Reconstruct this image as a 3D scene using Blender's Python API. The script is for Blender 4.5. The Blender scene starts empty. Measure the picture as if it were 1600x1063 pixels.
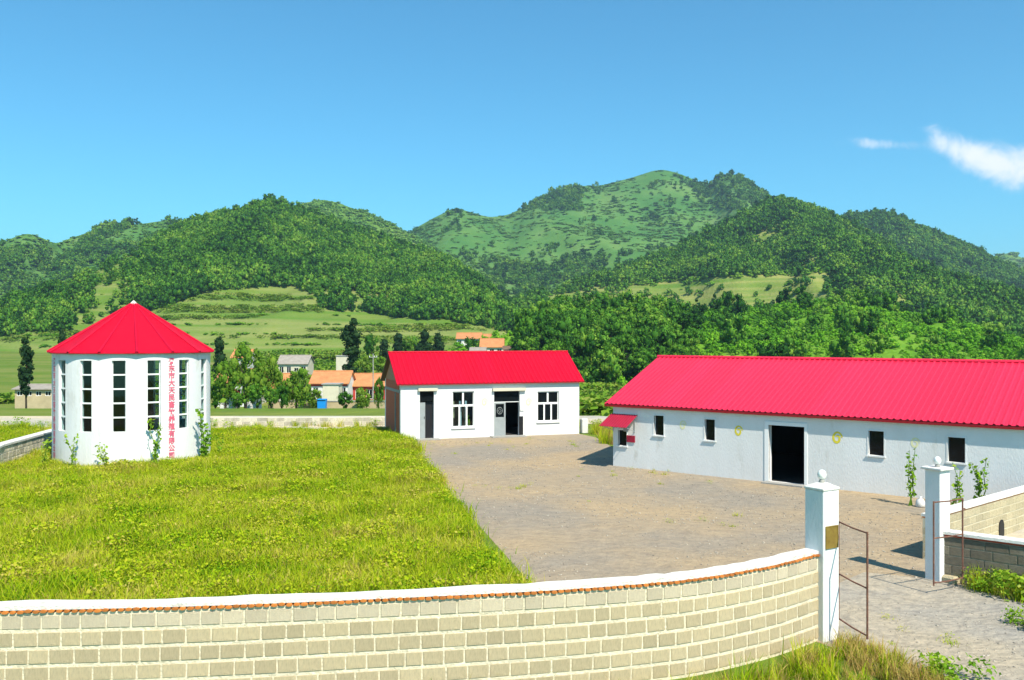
import bpy, math, random
import numpy as np
from mathutils import Vector, Matrix

# ------------------------------------------------------------------ camera
F, HY, H = 1386.0, 528.0, 5.0          # focal length and horizon (1600-wide frame), eye height in metres
scn = bpy.context.scene
COL = scn.collection
cam_d = bpy.data.cameras.new('camera')
cam_d.sensor_width = 36.0
cam_d.lens = 36.0 * F / 1600.0
cam_d.shift_y = -(531.5 - HY) / 1600.0 * -1.0 * -1.0
cam_d.clip_end = 9000
cam_d.clip_start = 0.1
cam = bpy.data.objects.new('camera', cam_d)
cam.location = (0, 0, H)
cam.rotation_euler = (math.radians(90), 0, 0)
COL.objects.link(cam)
scn.camera = cam

# ------------------------------------------------------------------ sun and sky
SUN_AZ = math.radians(150)             # clockwise from +Y
SUN_EL = math.radians(51)
SUN = Vector((math.sin(SUN_AZ) * math.cos(SUN_EL), math.cos(SUN_AZ) * math.cos(SUN_EL), math.sin(SUN_EL)))
sun_d = bpy.data.lights.new('sun', 'SUN')
sun_d.energy = 3.8
sun_d.angle = math.radians(0.8)
sun_d.color = (1.0, 0.92, 0.78)
sun_o = bpy.data.objects.new('sun', sun_d)
sun_o.rotation_euler = SUN.to_track_quat('Z', 'Y').to_euler()
sun_o.location = (60, -40, 90)
COL.objects.link(sun_o)

world = bpy.data.worlds.new('World')
scn.world = world
world.use_nodes = True
world.cycles.sampling_method = 'MANUAL'
world.cycles.sample_map_resolution = 512
wt = world.node_tree
wt.nodes.clear()


def wn(t, **kw):
    n = wt.nodes.new(t)
    for k, v in kw.items():
        setattr(n, k, v)
    return n


def wmath(op, a, b=None, c=None):
    n = wn('ShaderNodeMath', operation=op)
    for i, s in enumerate((a, b, c)):
        if s is None:
            continue
        if isinstance(s, (int, float)):
            n.inputs[i].default_value = s
        else:
            wt.links.new(s, n.inputs[i])
    return n.outputs[0]


sky = wn('ShaderNodeTexSky', sky_type='NISHITA')
sky.sun_disc = False
sky.sun_elevation = SUN_EL
sky.sun_rotation = SUN_AZ
sky.altitude = 300
sky.air_density = 1.0
sky.dust_density = 0.25
sky.ozone_density = 2.5
tint = wn('ShaderNodeMix', data_type='RGBA', blend_type='MULTIPLY')
tint.inputs[0].default_value = 1.0
wt.links.new(sky.outputs[0], tint.inputs[6])
tint.inputs[7].default_value = (0.27, 0.67, 0.735, 1)
# a few thin clouds low in the sky, placed by direction
tc = wn('ShaderNodeTexCoord')
sep = wn('ShaderNodeSeparateXYZ')
wt.links.new(tc.outputs['Generated'], sep.inputs[0])
az = wmath('ARCTAN2', sep.outputs[0], sep.outputs[1])
el = wmath('ARCSINE', sep.outputs[2])
comb = wn('ShaderNodeCombineXYZ')
wt.links.new(az, comb.inputs[0]); wt.links.new(el, comb.inputs[1])
nz = wn('ShaderNodeTexNoise'); nz.inputs['Scale'].default_value = 34; nz.inputs['Detail'].default_value = 9
nz.inputs['Roughness'].default_value = 0.66; nz.inputs['Distortion'].default_value = .6
wt.links.new(comb.outputs[0], nz.inputs['Vector'])
mask = None
# azimuth deg, elevation deg, half-size along / across, tilt deg, weight
for (ca, ce, ra, re, tl, w) in ((26.0, 11.2, 1.2, .65, -48, .85), (28.2, 9.9, 2.1, .85, -28, 1.0), (31.5, 9.5, 3.2, 1.05, -3, 1.0),
                                (36, 9.4, 3.6, 1.0, 4, .9), (22.6, 11.4, 2.2, .36, -8, .66), (-118, 16, 6, 1.6, 4, .9),
                                (150, 13, 8, 1.4, -5, .9), (75, 19, 7, 1.4, 6, .8), (-70, 12, 6, 1.2, -6, .8)):
    da = wmath('SUBTRACT', az, math.radians(ca)); de = wmath('SUBTRACT', el, math.radians(ce))
    c, s = math.cos(math.radians(tl)), math.sin(math.radians(tl))
    u = wmath('DIVIDE', wmath('ADD', wmath('MULTIPLY', da, c), wmath('MULTIPLY', de, s)), math.radians(ra))
    v = wmath('DIVIDE', wmath('SUBTRACT', wmath('MULTIPLY', de, c), wmath('MULTIPLY', da, s)), math.radians(re))
    r2 = wmath('ADD', wmath('MULTIPLY', u, u), wmath('MULTIPLY', v, v))
    g = wmath('MULTIPLY', wmath('EXPONENT', wmath('MULTIPLY', r2, -1.0)), w)
    mask = g if mask is None else wmath('ADD', mask, g)
dens = wmath('ADD', mask, wmath('MULTIPLY', wmath('SUBTRACT', nz.outputs[0], 0.55), 1.8))
gate_ = wn('ShaderNodeMapRange', interpolation_type='SMOOTHSTEP')
wt.links.new(mask, gate_.inputs[0]); gate_.inputs[1].default_value = 0.05; gate_.inputs[2].default_value = 0.4
mr = wn('ShaderNodeMapRange', interpolation_type='SMOOTHSTEP')
wt.links.new(dens, mr.inputs[0]); mr.inputs[1].default_value = 0.05; mr.inputs[2].default_value = 1.25
cov = wmath('MULTIPLY', mr.outputs[0], gate_.outputs[0])
cmix = wn('ShaderNodeMix', data_type='RGBA')
wt.links.new(wmath('MULTIPLY', cov, 0.95), cmix.inputs[0])
wt.links.new(tint.outputs[2], cmix.inputs[6])
cmix.inputs[7].default_value = (4.6, 4.8, 5.0, 1)
bg = wn('ShaderNodeBackground'); bg.inputs[1].default_value = 0.13
wt.links.new(cmix.outputs[2], bg.inputs[0])
wo = wn('ShaderNodeOutputWorld')
wt.links.new(bg.outputs[0], wo.inputs[0])

vs = scn.view_settings
vs.view_transform = 'Standard'
vs.look = 'None'
vs.gamma = 1.0
vs.use_curve_mapping = False
vs.exposure = 0.95
scn.render.engine = 'CYCLES'
scn.cycles.use_denoising = True
scn.cycles.max_bounces = 6
scn.cycles.diffuse_bounces = 2
scn.cycles.glossy_bounces = 2
scn.cycles.transparent_max_bounces = 10
scn.cycles.volume_bounces = 0
scn.cycles.use_adaptive_sampling = True
scn.cycles.adaptive_threshold = 0.02
scn.cycles.caustics_reflective = False
scn.cycles.caustics_refractive = False

random.seed(7)
RNG = np.random.default_rng(11)


# ------------------------------------------------------------------ helpers
def tag(o, label=None, cat=None, group=None, kind=None):
    if label: o['label'] = label
    if cat: o['category'] = cat
    if group: o['group'] = group
    if kind: o['kind'] = kind
    return o


def empty(name, loc=(0, 0, 0), rz=0.0, parent=None):
    o = bpy.data.objects.new(name, None)
    o.empty_display_size = 0.2
    o.location = loc
    o.rotation_euler = (0, 0, rz)
    COL.objects.link(o)
    o.parent = parent
    return o


def link(name, me, parent=None, loc=(0, 0, 0), rot=(0, 0, 0), scale=(1, 1, 1)):
    o = bpy.data.objects.new(name, me)
    o.location = loc
    o.rotation_euler = rot
    o.scale = scale
    COL.objects.link(o)
    o.parent = parent
    return o


def copy_tree(o, parent=None):
    c = o.copy()
    COL.objects.link(c)
    c.parent = parent
    for ch in list(o.children):
        copy_tree(ch, c)
    return c


class MB:
    def __init__(self):
        self.v = []; self.f = []; self.mi = []

    def add(self, vs_, fs, mi=0):
        b = len(self.v)
        self.v.extend([tuple(p) for p in vs_])
        for f in fs:
            self.f.append(tuple(i + b for i in f)); self.mi.append(mi)
        return self

    def box(self, x0, x1, y0, y1, z0, z1, mi=0):
        return self.add([(x0, y0, z0), (x1, y0, z0), (x1, y1, z0), (x0, y1, z0), (x0, y0, z1), (x1, y0, z1), (x1, y1, z1), (x0, y1, z1)],
                        [(0, 3, 2, 1), (4, 5, 6, 7), (0, 1, 5, 4), (1, 2, 6, 5), (2, 3, 7, 6), (3, 0, 4, 7)], mi)

    def cbox(self, w, d, h, c, off=(0, 0, 0)):
        """box w x d x h centred in x and y, sitting on z=0, with chamfered edges"""
        vs_, fs = [], []
        for (sx, sy, sz) in ((-1, -1, -1), (1, -1, -1), (1, 1, -1), (-1, 1, -1), (-1, -1, 1), (1, -1, 1), (1, 1, 1), (-1, 1, 1)):
            for a in range(3):
                p = [sx * w / 2, sy * d / 2, sz * h / 2]
                for k in range(3):
                    if k != a:
                        p[k] -= (sx, sy, sz)[k] * c
                vs_.append((p[0] + off[0], p[1] + off[1], p[2] + h / 2 + off[2]))
        ids = {}
        for i, s in enumerate(((-1, -1, -1), (1, -1, -1), (1, 1, -1), (-1, 1, -1), (-1, -1, 1), (1, -1, 1), (1, 1, 1), (-1, 1, 1))):
            ids[s] = i
        for a in range(3):
            b_, c_ = (a + 1) % 3, (a + 2) % 3
            for s in (-1, 1):
                q = []
                for (p, r) in ((-1, -1), (1, -1), (1, 1), (-1, 1)):
                    k = [0, 0, 0]; k[a] = s; k[b_] = p; k[c_] = r
                    q.append(ids[tuple(k)] * 3 + a)
                fs.append(tuple(q) if s > 0 else tuple(q[::-1]))
            for p in (-1, 1):
                for r in (-1, 1):
                    k0 = [0, 0, 0]; k0[a] = -1; k0[b_] = p; k0[c_] = r
                    k1 = list(k0); k1[a] = 1
                    i0, i1 = ids[tuple(k0)], ids[tuple(k1)]
                    q = (i0 * 3 + b_, i1 * 3 + b_, i1 * 3 + c_, i0 * 3 + c_)
                    fs.append(q if p * r > 0 else q[::-1])
        for i in range(8):
            fs.append((i * 3, i * 3 + 1, i * 3 + 2))
        return self.add(vs_, fs)

    def tube(self, pts, rad, n=6, caps=True, mi=0):
        pts = [Vector(p) for p in pts]
        if isinstance(rad, (int, float)):
            rad = [rad] * len(pts)
        rings = []
        vs_ = []
        for i, p in enumerate(pts):
            d = (pts[min(i + 1, len(pts) - 1)] - pts[max(i - 1, 0)])
            d = d.normalized() if d.length > 1e-9 else Vector((0, 0, 1))
            a = d.orthogonal().normalized() if abs(d.z) < .9 else d.cross(Vector((0, 1, 0))).normalized()
            b = d.cross(a)
            rings.append(list(range(len(vs_), len(vs_) + n)))
            for k in range(n):
                t = 2 * math.pi * k / n
                vs_.append(p + (a * math.cos(t) + b * math.sin(t)) * rad[i])
        fs = []
        for i in range(len(pts) - 1):
            for k in range(n):
                fs.append((rings[i][k], rings[i][(k + 1) % n], rings[i + 1][(k + 1) % n], rings[i + 1][k]))
        if caps:
            fs.append(tuple(rings[0][::-1])); fs.append(tuple(rings[-1]))
        return self.add(vs_, fs, mi)

    def lathe(self, prof, n=20, off=(0, 0, 0)):
        vs_, fs = [], []
        for (r, z) in prof:
            for k in range(n):
                t = 2 * math.pi * k / n
                vs_.append((off[0] + r * math.cos(t), off[1] + r * math.sin(t), off[2] + z))
        for i in range(len(prof) - 1):
            for k in range(n):
                fs.append((i * n + k, i * n + (k + 1) % n, (i + 1) * n + (k + 1) % n, (i + 1) * n + k))
        fs.append(tuple(range(n))[::-1]); fs.append(tuple(range((len(prof) - 1) * n, len(prof) * n)))
        return self.add(vs_, fs)

    def prism(self, poly, axis, a0, a1):
        """extrude a 2-D polygon along axis (0,1,2) between a0 and a1"""
        n = len(poly)
        vs_ = []
        for a in (a0, a1):
            for (p, q) in poly:
                k = [0, 0, 0]; k[axis] = a; k[(axis + 1) % 3] = p; k[(axis + 2) % 3] = q
                vs_.append(tuple(k))
        fs = [tuple(range(n))[::-1], tuple(range(n, 2 * n))]
        for i in range(n):
            j = (i + 1) % n
            fs.append((i, j, n + j, n + i))
        return self.add(vs_, fs)

    def mesh(self, name, mats, smooth=False):
        me = bpy.data.meshes.new(name)
        me.from_pydata(self.v, [], self.f)
        if not isinstance(mats, (list, tuple)):
            mats = [mats]
        for m in mats:
            me.materials.append(m)
        if len(mats) > 1:
            me.polygons.foreach_set('material_index', self.mi)
        if smooth:
            me.polygons.foreach_set('use_smooth', [True] * len(self.f))
        me.update()
        return me

    def build(self, name, mats, parent=None, smooth=False, loc=(0, 0, 0), rot=(0, 0, 0)):
        return link(name, self.mesh(name, mats, smooth), parent, loc, rot)


def np_mesh(name, V, Q, mat, smooth=True):
    me = bpy.data.meshes.new(name)
    V = np.asarray(V, dtype=np.float32); Q = np.asarray(Q, dtype=np.int32)
    k = Q.shape[1]
    me.vertices.add(len(V)); me.vertices.foreach_set('co', V.ravel())
    me.loops.add(Q.size); me.loops.foreach_set('vertex_index', Q.ravel())
    me.polygons.add(len(Q)); me.polygons.foreach_set('loop_start', np.arange(0, Q.size, k, dtype=np.int32))
    me.polygons.foreach_set('loop_total', np.full(len(Q), k, dtype=np.int32))
    if smooth:
        me.polygons.foreach_set('use_smooth', np.ones(len(Q), dtype=bool))
    if mat is not None:
        for m in (mat if isinstance(mat, (list, tuple)) else [mat]):
            me.materials.append(m)
    me.update(calc_edges=True)
    me.validate()
    return me


def hash2(ix, iy, seed=0):
    n = (ix.astype(np.int64) * 374761393 + iy.astype(np.int64) * 668265263 + seed * 974711) & 0xffffffff
    n = ((n ^ (n >> 13)) * 1274126177) & 0xffffffff
    return ((n ^ (n >> 16)) & 0xffff) / 65535.0


def vnoise(x, y, seed=0):
    ix, iy = np.floor(x), np.floor(y)
    fx, fy = x - ix, y - iy
    fx = fx * fx * (3 - 2 * fx); fy = fy * fy * (3 - 2 * fy)
    a = hash2(ix, iy, seed); b = hash2(ix + 1, iy, seed); c = hash2(ix, iy + 1, seed); d = hash2(ix + 1, iy + 1, seed)
    return (a * (1 - fx) + b * fx) * (1 - fy) + (c * (1 - fx) + d * fx) * fy


def fbm(x, y, seed=0, oct_=4):
    x = np.asarray(x, float); y = np.asarray(y, float)
    r = 0; a = .5; t = 0
    for i in range(oct_):
        r = r + a * vnoise(x, y, seed + i); t += a; x = x * 2.03 + 7.1; y = y * 2.03 + 3.7; a *= .5
    return r / t


# ------------------------------------------------------------------ materials
def mat(name, col, rough=.8, var=0.0, scale=3.0, col2=None, bump=0.0, bscale=40.0, rnd=0.0, metallic=0.0, coords='Object', detail=5, stretch=(1, 1, 1), spec=.3,
        dirt=None, translucent=0.0):
    m = bpy.data.materials.new(name)
    m.use_nodes = True
    nt = m.node_tree
    b = nt.nodes['Principled BSDF']
    b.inputs['Roughness'].default_value = rough
    b.inputs['Metallic'].default_value = metallic
    b.inputs['Specular IOR Level'].default_value = spec
    c1 = (*col, 1)
    c2 = (*(col2 if col2 else tuple(max(0, c * (1 - var)) for c in col)), 1)
    t = nt.nodes.new('ShaderNodeTexCoord')
    mp = nt.nodes.new('ShaderNodeMapping'); mp.inputs['Scale'].default_value = stretch
    nt.links.new(t.outputs[coords], mp.inputs[0])
    out = None
    if var or col2:
        n = nt.nodes.new('ShaderNodeTexNoise'); n.inputs['Scale'].default_value = scale; n.inputs['Detail'].default_value = detail
        n.inputs['Roughness'].default_value = .65
        nt.links.new(mp.outputs[0], n.inputs['Vector'])
        r = nt.nodes.new('ShaderNodeValToRGB')
        r.color_ramp.elements[0].position = .34; r.color_ramp.elements[1].position = .66
        r.color_ramp.elements[0].color = c2; r.color_ramp.elements[1].color = c1
        nt.links.new(n.outputs[0], r.inputs[0])
        out = r.outputs[0]
    if dirt:
        dc, ds, dthr = dirt
        n = nt.nodes.new('ShaderNodeTexNoise'); n.inputs['Scale'].default_value = ds; n.inputs['Detail'].default_value = 8
        n.inputs['Roughness'].default_value = .7
        nt.links.new(mp.outputs[0], n.inputs['Vector'])
        r = nt.nodes.new('ShaderNodeMapRange'); r.inputs[1].default_value = dthr; r.inputs[2].default_value = dthr + .22
        nt.links.new(n.outputs[0], r.inputs[0])
        x = nt.nodes.new('ShaderNodeMix'); x.data_type = 'RGBA'
        nt.links.new(r.outputs[0], x.inputs[0])
        if out is None:
            x.inputs[6].default_value = c1
        else:
            nt.links.new(out, x.inputs[6])
        x.inputs[7].default_value = (*dc, 1)
        out = x.outputs[2]
    if rnd:
        oi = nt.nodes.new('ShaderNodeObjectInfo')
        mr_ = nt.nodes.new('ShaderNodeMapRange'); mr_.inputs[3].default_value = 1 - rnd; mr_.inputs[4].default_value = 1 + rnd
        nt.links.new(oi.outputs['Random'], mr_.inputs[0])
        x = nt.nodes.new('ShaderNodeMix'); x.data_type = 'RGBA'; x.blend_type = 'MULTIPLY'; x.inputs[0].default_value = 1
        cc = nt.nodes.new('ShaderNodeCombineColor')
        for i in range(3):
            nt.links.new(mr_.outputs[0], cc.inputs[i])
        if out is None:
            x.inputs[6].default_value = c1
        else:
            nt.links.new(out, x.inputs[6])
        nt.links.new(cc.outputs[0], x.inputs[7])
        out = x.outputs[2]
    if out is None:
        b.inputs['Base Color'].default_value = c1
    else:
        nt.links.new(out, b.inputs['Base Color'])
    if bump:
        n = nt.nodes.new('ShaderNodeTexNoise'); n.inputs['Scale'].default_value = bscale; n.inputs['Detail'].default_value = 4
        nt.links.new(mp.outputs[0], n.inputs['Vector'])
        bp = nt.nodes.new('ShaderNodeBump'); bp.inputs['Strength'].default_value = bump; bp.inputs['Distance'].default_value = .05
        nt.links.new(n.outputs[0], bp.inputs['Height'])
        nt.links.new(bp.outputs[0], b.inputs['Normal'])
    if translucent:
        tr = nt.nodes.new('ShaderNodeBsdfTranslucent')
        if out is None:
            tr.inputs[0].default_value = c1
        else:
            nt.links.new(out, tr.inputs[0])
        mx = nt.nodes.new('ShaderNodeMixShader'); mx.inputs[0].default_value = translucent
        nt.links.new(b.outputs[0], mx.inputs[1]); nt.links.new(tr.outputs[0], mx.inputs[2])
        nt.links.new(mx.outputs[0], nt.nodes['Material Output'].inputs[0])
    return m


def leaf_mat(name, cols, trans=.25, rough=.8, patch=.03):
    """foliage: colour from a ramp by instance random + fine noise"""
    m = bpy.data.materials.new(name)
    m.use_nodes = True
    nt = m.node_tree
    b = nt.nodes['Principled BSDF']
    b.inputs['Roughness'].default_value = rough
    b.inputs['Specular IOR Level'].default_value = .06
    oi = nt.nodes.new('ShaderNodeObjectInfo')
    geo = nt.nodes.new('ShaderNodeNewGeometry')
    a = nt.nodes.new('ShaderNodeMath'); a.operation = 'MULTIPLY_ADD'
    nt.links.new(geo.outputs['Random Per Island'], a.inputs[0]); a.inputs[1].default_value = .55
    s = nt.nodes.new('ShaderNodeMath'); s.operation = 'MULTIPLY'; s.inputs[1].default_value = .45
    nt.links.new(oi.outputs['Random'], s.inputs[0]); nt.links.new(s.outputs[0], a.inputs[2])
    ln_ = nt.nodes.new('ShaderNodeTexNoise'); ln_.inputs['Scale'].default_value = patch; ln_.inputs['Detail'].default_value = 2
    nt.links.new(oi.outputs['Location'], ln_.inputs['Vector'])
    ps = nt.nodes.new('ShaderNodeMath'); ps.operation = 'MULTIPLY_ADD'; ps.inputs[1].default_value = 1.1
    nt.links.new(ln_.outputs[0], ps.inputs[0])
    sb = nt.nodes.new('ShaderNodeMath'); sb.operation = 'SUBTRACT'; sb.inputs[1].default_value = .55
    nt.links.new(a.outputs[0], sb.inputs[0]); nt.links.new(sb.outputs[0], ps.inputs[2])
    a = ps
    r = nt.nodes.new('ShaderNodeValToRGB')
    els = r.color_ramp.elements
    while len(els) < len(cols):
        els.new(.5)
    for i, c in enumerate(cols):
        els[i].position = .08 + .84 * i / max(1, len(cols) - 1)
        els[i].color = (*c, 1)
    nt.links.new(a.outputs[0], r.inputs[0])
    nt.links.new(r.outputs[0], b.inputs['Base Color'])
    if not trans:
        return m
    tr = nt.nodes.new('ShaderNodeBsdfTranslucent')
    nt.links.new(r.outputs[0], tr.inputs[0])
    mx = nt.nodes.new('ShaderNodeMixShader'); mx.inputs[0].default_value = trans
    nt.links.new(b.outputs[0], mx.inputs[1]); nt.links.new(tr.outputs[0], mx.inputs[2])
    nt.links.new(mx.outputs[0], nt.nodes['Material Output'].inputs[0])
    return m


def glass_mat(name, gloss=.12, tintc=(.75, .85, .85)):
    m = bpy.data.materials.new(name)
    m.use_nodes = True
    nt = m.node_tree
    nt.nodes.remove(nt.nodes['Principled BSDF'])
    t = nt.nodes.new('ShaderNodeBsdfTransparent'); t.inputs[0].default_value = (*tintc, 1)
    g = nt.nodes.new('ShaderNodeBsdfGlossy'); g.inputs['Roughness'].default_value = .04
    mx = nt.nodes.new('ShaderNodeMixShader'); mx.inputs[0].default_value = gloss
    nt.links.new(t.outputs[0], mx.inputs[1]); nt.links.new(g.outputs[0], mx.inputs[2])
    nt.links.new(mx.outputs[0], nt.nodes['Material Output'].inputs[0])
    return m


M = {}
M['white'] = mat('white_paint', (.76, .76, .75), .8, col2=(.69, .69, .67), scale=.9, bump=.2, bscale=25, dirt=((.50, .48, .42), 1.6, .58), spec=.15, stretch=(1, 1, .35))
M['white_clean'] = mat('white_paint_trim', (.82, .82, .80), .6)
M['cap_white'] = mat('whitewashed_coping', (.74, .72, .67), .85, var=.16, scale=4, bump=.4, bscale=30, dirt=((.42, .38, .30), 3.0, .56))
M['red'] = mat('red_roof_paint', (.54, .003, .022), .5, col2=(.45, .003, .022), scale=.6, spec=.12, rnd=.07, stretch=(2.5, .5, 1), dirt=((.40, .015, .03), 1.6, .60))
M['red_barn'] = mat('red_roof_paint_weathered', (.70, .020, .062), .42, col2=(.62, .018, .058), scale=.35, spec=.45, rnd=.09, stretch=(2.5, .4, 1), dirt=((.48, .025, .06), 1.2, .60))
M['red_seam'] = mat('red_roof_seam', (.46, .004, .030), .5, spec=.15)
M['red_dark'] = mat('dark_red_fascia', (.30, .008, .014), .5)
M['red_faded'] = mat('faded_red_awning', (.36, .012, .04), .5, var=.2)
M['red_text'] = mat('red_lettering_paint', (.70, .12, .19), .6)
M['yellow_paint'] = mat('yellow_emblem_paint', (.72, .60, .05), .6)
M['yellow_pale'] = mat('pale_yellow_emblem_paint', (.74, .71, .42), .7)
M['brick_dark'] = mat('brown_brick', (.62, .165, .085), .85, var=.35, scale=9, bump=.5, bscale=30, stretch=(1, 1, 3))
M['brick_gable'] = mat('weathered_gable_brick', (.58, .29, .17), .85, var=.3, scale=9, bump=.5, bscale=30)
M['concrete'] = mat('concrete', (.36, .35, .32), .85, var=.2, scale=3, bump=.3)
M['steel_grey'] = mat('grey_door_paint', (.33, .36, .36), .5, var=.15, scale=3)
M['room_shade'] = mat('painted_room_shade', (.035, .033, .03), .9)  # near-black albedo stands in for the shade inside rooms
M['black'] = mat('black_plastic_and_shade', (.012, .012, .014), .5)  # also paints the shade in a doorway and an arched hole
M['dark_glass'] = mat('dark_window_glass', (.006, .008, .009), .08, spec=.18)
M['glass'] = glass_mat('clear_glass', .035)
M['rust'] = mat('rusty_steel', (.22, .10, .065), .8, col2=(.12, .055, .04), scale=14, bump=.3, bscale=60, dirt=((.34, .17, .08), 7, .58))
M['brass'] = mat('brass_plaque', (.36, .25, .055), .4, col2=(.22, .13, .03), scale=5, metallic=.35)
M['globe'] = mat('white_glass_globe', (.84, .83, .78), .25, spec=.5)
M['block'] = mat('tan_concrete_block', (.76, .615, .385), .9, col2=(.60, .485, .305), scale=4, bump=.7, bscale=30, rnd=.11, stretch=(3, 3, .5), dirt=((.30, .27, .20), 6, .6))
M['block_grey'] = mat('grey_concrete_block', (.68, .575, .41), .9, col2=(.57, .48, .35), scale=5, bump=.55, bscale=38, rnd=.10, stretch=(1.6, 1.6, .5), dirt=((.29, .28, .24), 6, .6))
M['mortar'] = mat('pale_mortar', (.77, .685, .50), .9, var=.22, scale=5, bump=.5, bscale=25)
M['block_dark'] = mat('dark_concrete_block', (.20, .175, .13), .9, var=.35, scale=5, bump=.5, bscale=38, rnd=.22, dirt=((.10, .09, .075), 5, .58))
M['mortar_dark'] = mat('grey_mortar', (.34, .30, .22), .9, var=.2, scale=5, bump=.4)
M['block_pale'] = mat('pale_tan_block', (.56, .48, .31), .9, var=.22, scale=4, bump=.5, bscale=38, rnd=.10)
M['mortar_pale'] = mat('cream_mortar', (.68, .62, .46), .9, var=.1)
M['stone'] = mat('pale_field_stone', (.66, .60, .46), .9, var=.35, scale=4, bump=.5, rnd=.25)
M['mortar_stone'] = mat('stone_wall_mortar', (.70, .65, .52), .9, var=.2)
M['terracotta'] = mat('orange_clay_tile', (.62, .20, .04), .8, var=.3, scale=9, rnd=.25)
M['red_trim'] = mat('red_clay_trim', (.40, .07, .03), .8, var=.3, scale=6)
M['roof_orange'] = mat('orange_roof_tile', (.60, .25, .10), .85, var=.25, scale=1.2, bump=.4, bscale=6, dirt=((.38, .17, .08), .9, .6))
M['roof_grey'] = mat('grey_roof_tile', (.36, .32, .27), .85, var=.25, scale=1.2)
M['roof_brown'] = mat('brown_roof_tile', (.20, .13, .09), .85, var=.25, scale=1.2)
M['house_white'] = mat('house_white_wall', (.74, .73, .69), .85, var=.12, scale=.8)
M['house_cream'] = mat('house_cream_wall', (.68, .62, .47), .85, var=.14, scale=.8)
M['house_red'] = mat('house_red_band', (.44, .05, .035), .8)
M['house_tan'] = mat('tan_plaster', (.54, .44, .27), .9, var=.25, scale=.6, dirt=((.36, .28, .17), .8, .6))
M['blue'] = mat('blue_plastic', (.015, .26, .72), .4)
M['bark'] = mat('bark', (.10, .075, .05), .9, var=.4, scale=6, bump=.5)
M['curtain'] = mat('pale_blue_curtain', (.55, .63, .70), .9, var=.1)
M['pebble'] = mat('pebble', (.36, .32, .26), .9, rnd=.4)
M['sack'] = mat('white_sacking', (.70, .70, .68), .8, var=.1)
M['soil'] = mat('soil', (.22, .17, .10), .95, var=.35, scale=2, bump=.4)

M['leaf_forest'] = leaf_mat('forest_leaf', [(.008, .032, .006), (.022, .085, .009), (.050, .150, .013), (.095, .225, .018), (.18, .30, .034)], 0)
M['leaf_shrub'] = leaf_mat('shrub_leaf', [(.055, .15, .012), (.10, .24, .018), (.16, .31, .024), (.24, .37, .040)], 0)
M['leaf_bright'] = leaf_mat('young_growth_leaf', [(.024, .09, .008), (.080, .24, .012), (.15, .37, .016), (.25, .45, .030)], 0)
M['leaf_far'] = leaf_mat('far_shrub_leaf', [(.065, .17, .026), (.10, .23, .034), (.14, .28, .044), (.20, .32, .065)], 0)
M['leaf_willow'] = leaf_mat('willow_leaf', [(.05, .13, .010), (.095, .21, .016), (.16, .29, .026), (.24, .35, .045)], .3)
M['leaf_dark'] = leaf_mat('dark_tree_leaf', [(.012, .035, .012), (.022, .058, .018), (.040, .085, .024)], .2)
M['leaf_plant'] = leaf_mat('plant_leaf', [(.11, .26, .014), (.21, .38, .02), (.33, .47, .04), (.44, .50, .08)], .35)
M['grass'] = leaf_mat('grass_blade', [(.11, .25, .006), (.26, .40, .008), (.40, .50, .012), (.48, .48, .030), (.55, .46, .12)], .35, patch=.45)
M['grass_dry'] = leaf_mat('dry_grass_blade', [(.30, .28, .05), (.46, .36, .10), (.52, .34, .12), (.34, .17, .05)], .3)
M['crop'] = leaf_mat('crop_leaf', [(.08, .19, .014), (.13, .26, .02), (.20, .31, .03), (.30, .34, .07)], .3)


def terrain_mat(name, cols, bands=None, scale=.02):
    m = bpy.data.materials.new(name)
    m.use_nodes = True
    nt = m.node_tree
    b = nt.nodes['Principled BSDF']; b.inputs['Roughness'].default_value = .95; b.inputs['Specular IOR Level'].default_value = .1
    t = nt.nodes.new('ShaderNodeTexCoord')
    n = nt.nodes.new('ShaderNodeTexNoise'); n.inputs['Scale'].default_value = scale; n.inputs['Detail'].default_value = 10; n.inputs['Roughness'].default_value = .7
    nt.links.new(t.outputs['Object'], n.inputs['Vector'])
    r = nt.nodes.new('ShaderNodeValToRGB')
    els = r.color_ramp.elements
    while len(els) < len(cols):
        els.new(.5)
    for i, c in enumerate(cols):
        els[i].position = .3 + .4 * i / (len(cols) - 1); els[i].color = (*c, 1)
    nt.links.new(n.outputs[0], r.inputs[0])
    out = r.outputs[0]
    if bands:                                   # strips of different crops following the contour
        bc, bs, bw = bands
        mp = nt.nodes.new('ShaderNodeMapping'); mp.inputs['Scale'].default_value = bs
        nt.links.new(t.outputs['Object'], mp.inputs[0])
        n2 = nt.nodes.new('ShaderNodeTexNoise'); n2.inputs['Scale'].default_value = 1; n2.inputs['Detail'].default_value = 3
        nt.links.new(mp.outputs[0], n2.inputs['Vector'])
        r2 = nt.nodes.new('ShaderNodeValToRGB'); e2 = r2.color_ramp.elements
        while len(e2) < len(bc):
            e2.new(.5)
        for i, c in enumerate(bc):
            e2[i].position = .32 + .36 * i / (len(bc) - 1); e2[i].color = (*c, 1)
        nt.links.new(n2.outputs[0], r2.inputs[0])
        x = nt.nodes.new('ShaderNodeMix'); x.data_type = 'RGBA'; x.inputs[0].default_value = bw
        nt.links.new(out, x.inputs[6]); nt.links.new(r2.outputs[0], x.inputs[7])
        out = x.outputs[2]
    nt.links.new(out, b.inputs['Base Color'])
    bp = nt.nodes.new('ShaderNodeBump'); bp.inputs['Strength'].default_value = .6; bp.inputs['Distance'].default_value = 1.0
    n3 = nt.nodes.new('ShaderNodeTexNoise'); n3.inputs['Scale'].default_value = .5; n3.inputs['Detail'].default_value = 6
    nt.links.new(t.outputs['Object'], n3.inputs['Vector'])
    nt.links.new(n3.outputs[0], bp.inputs['Height']); nt.links.new(bp.outputs[0], b.inputs['Normal'])
    return m


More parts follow.
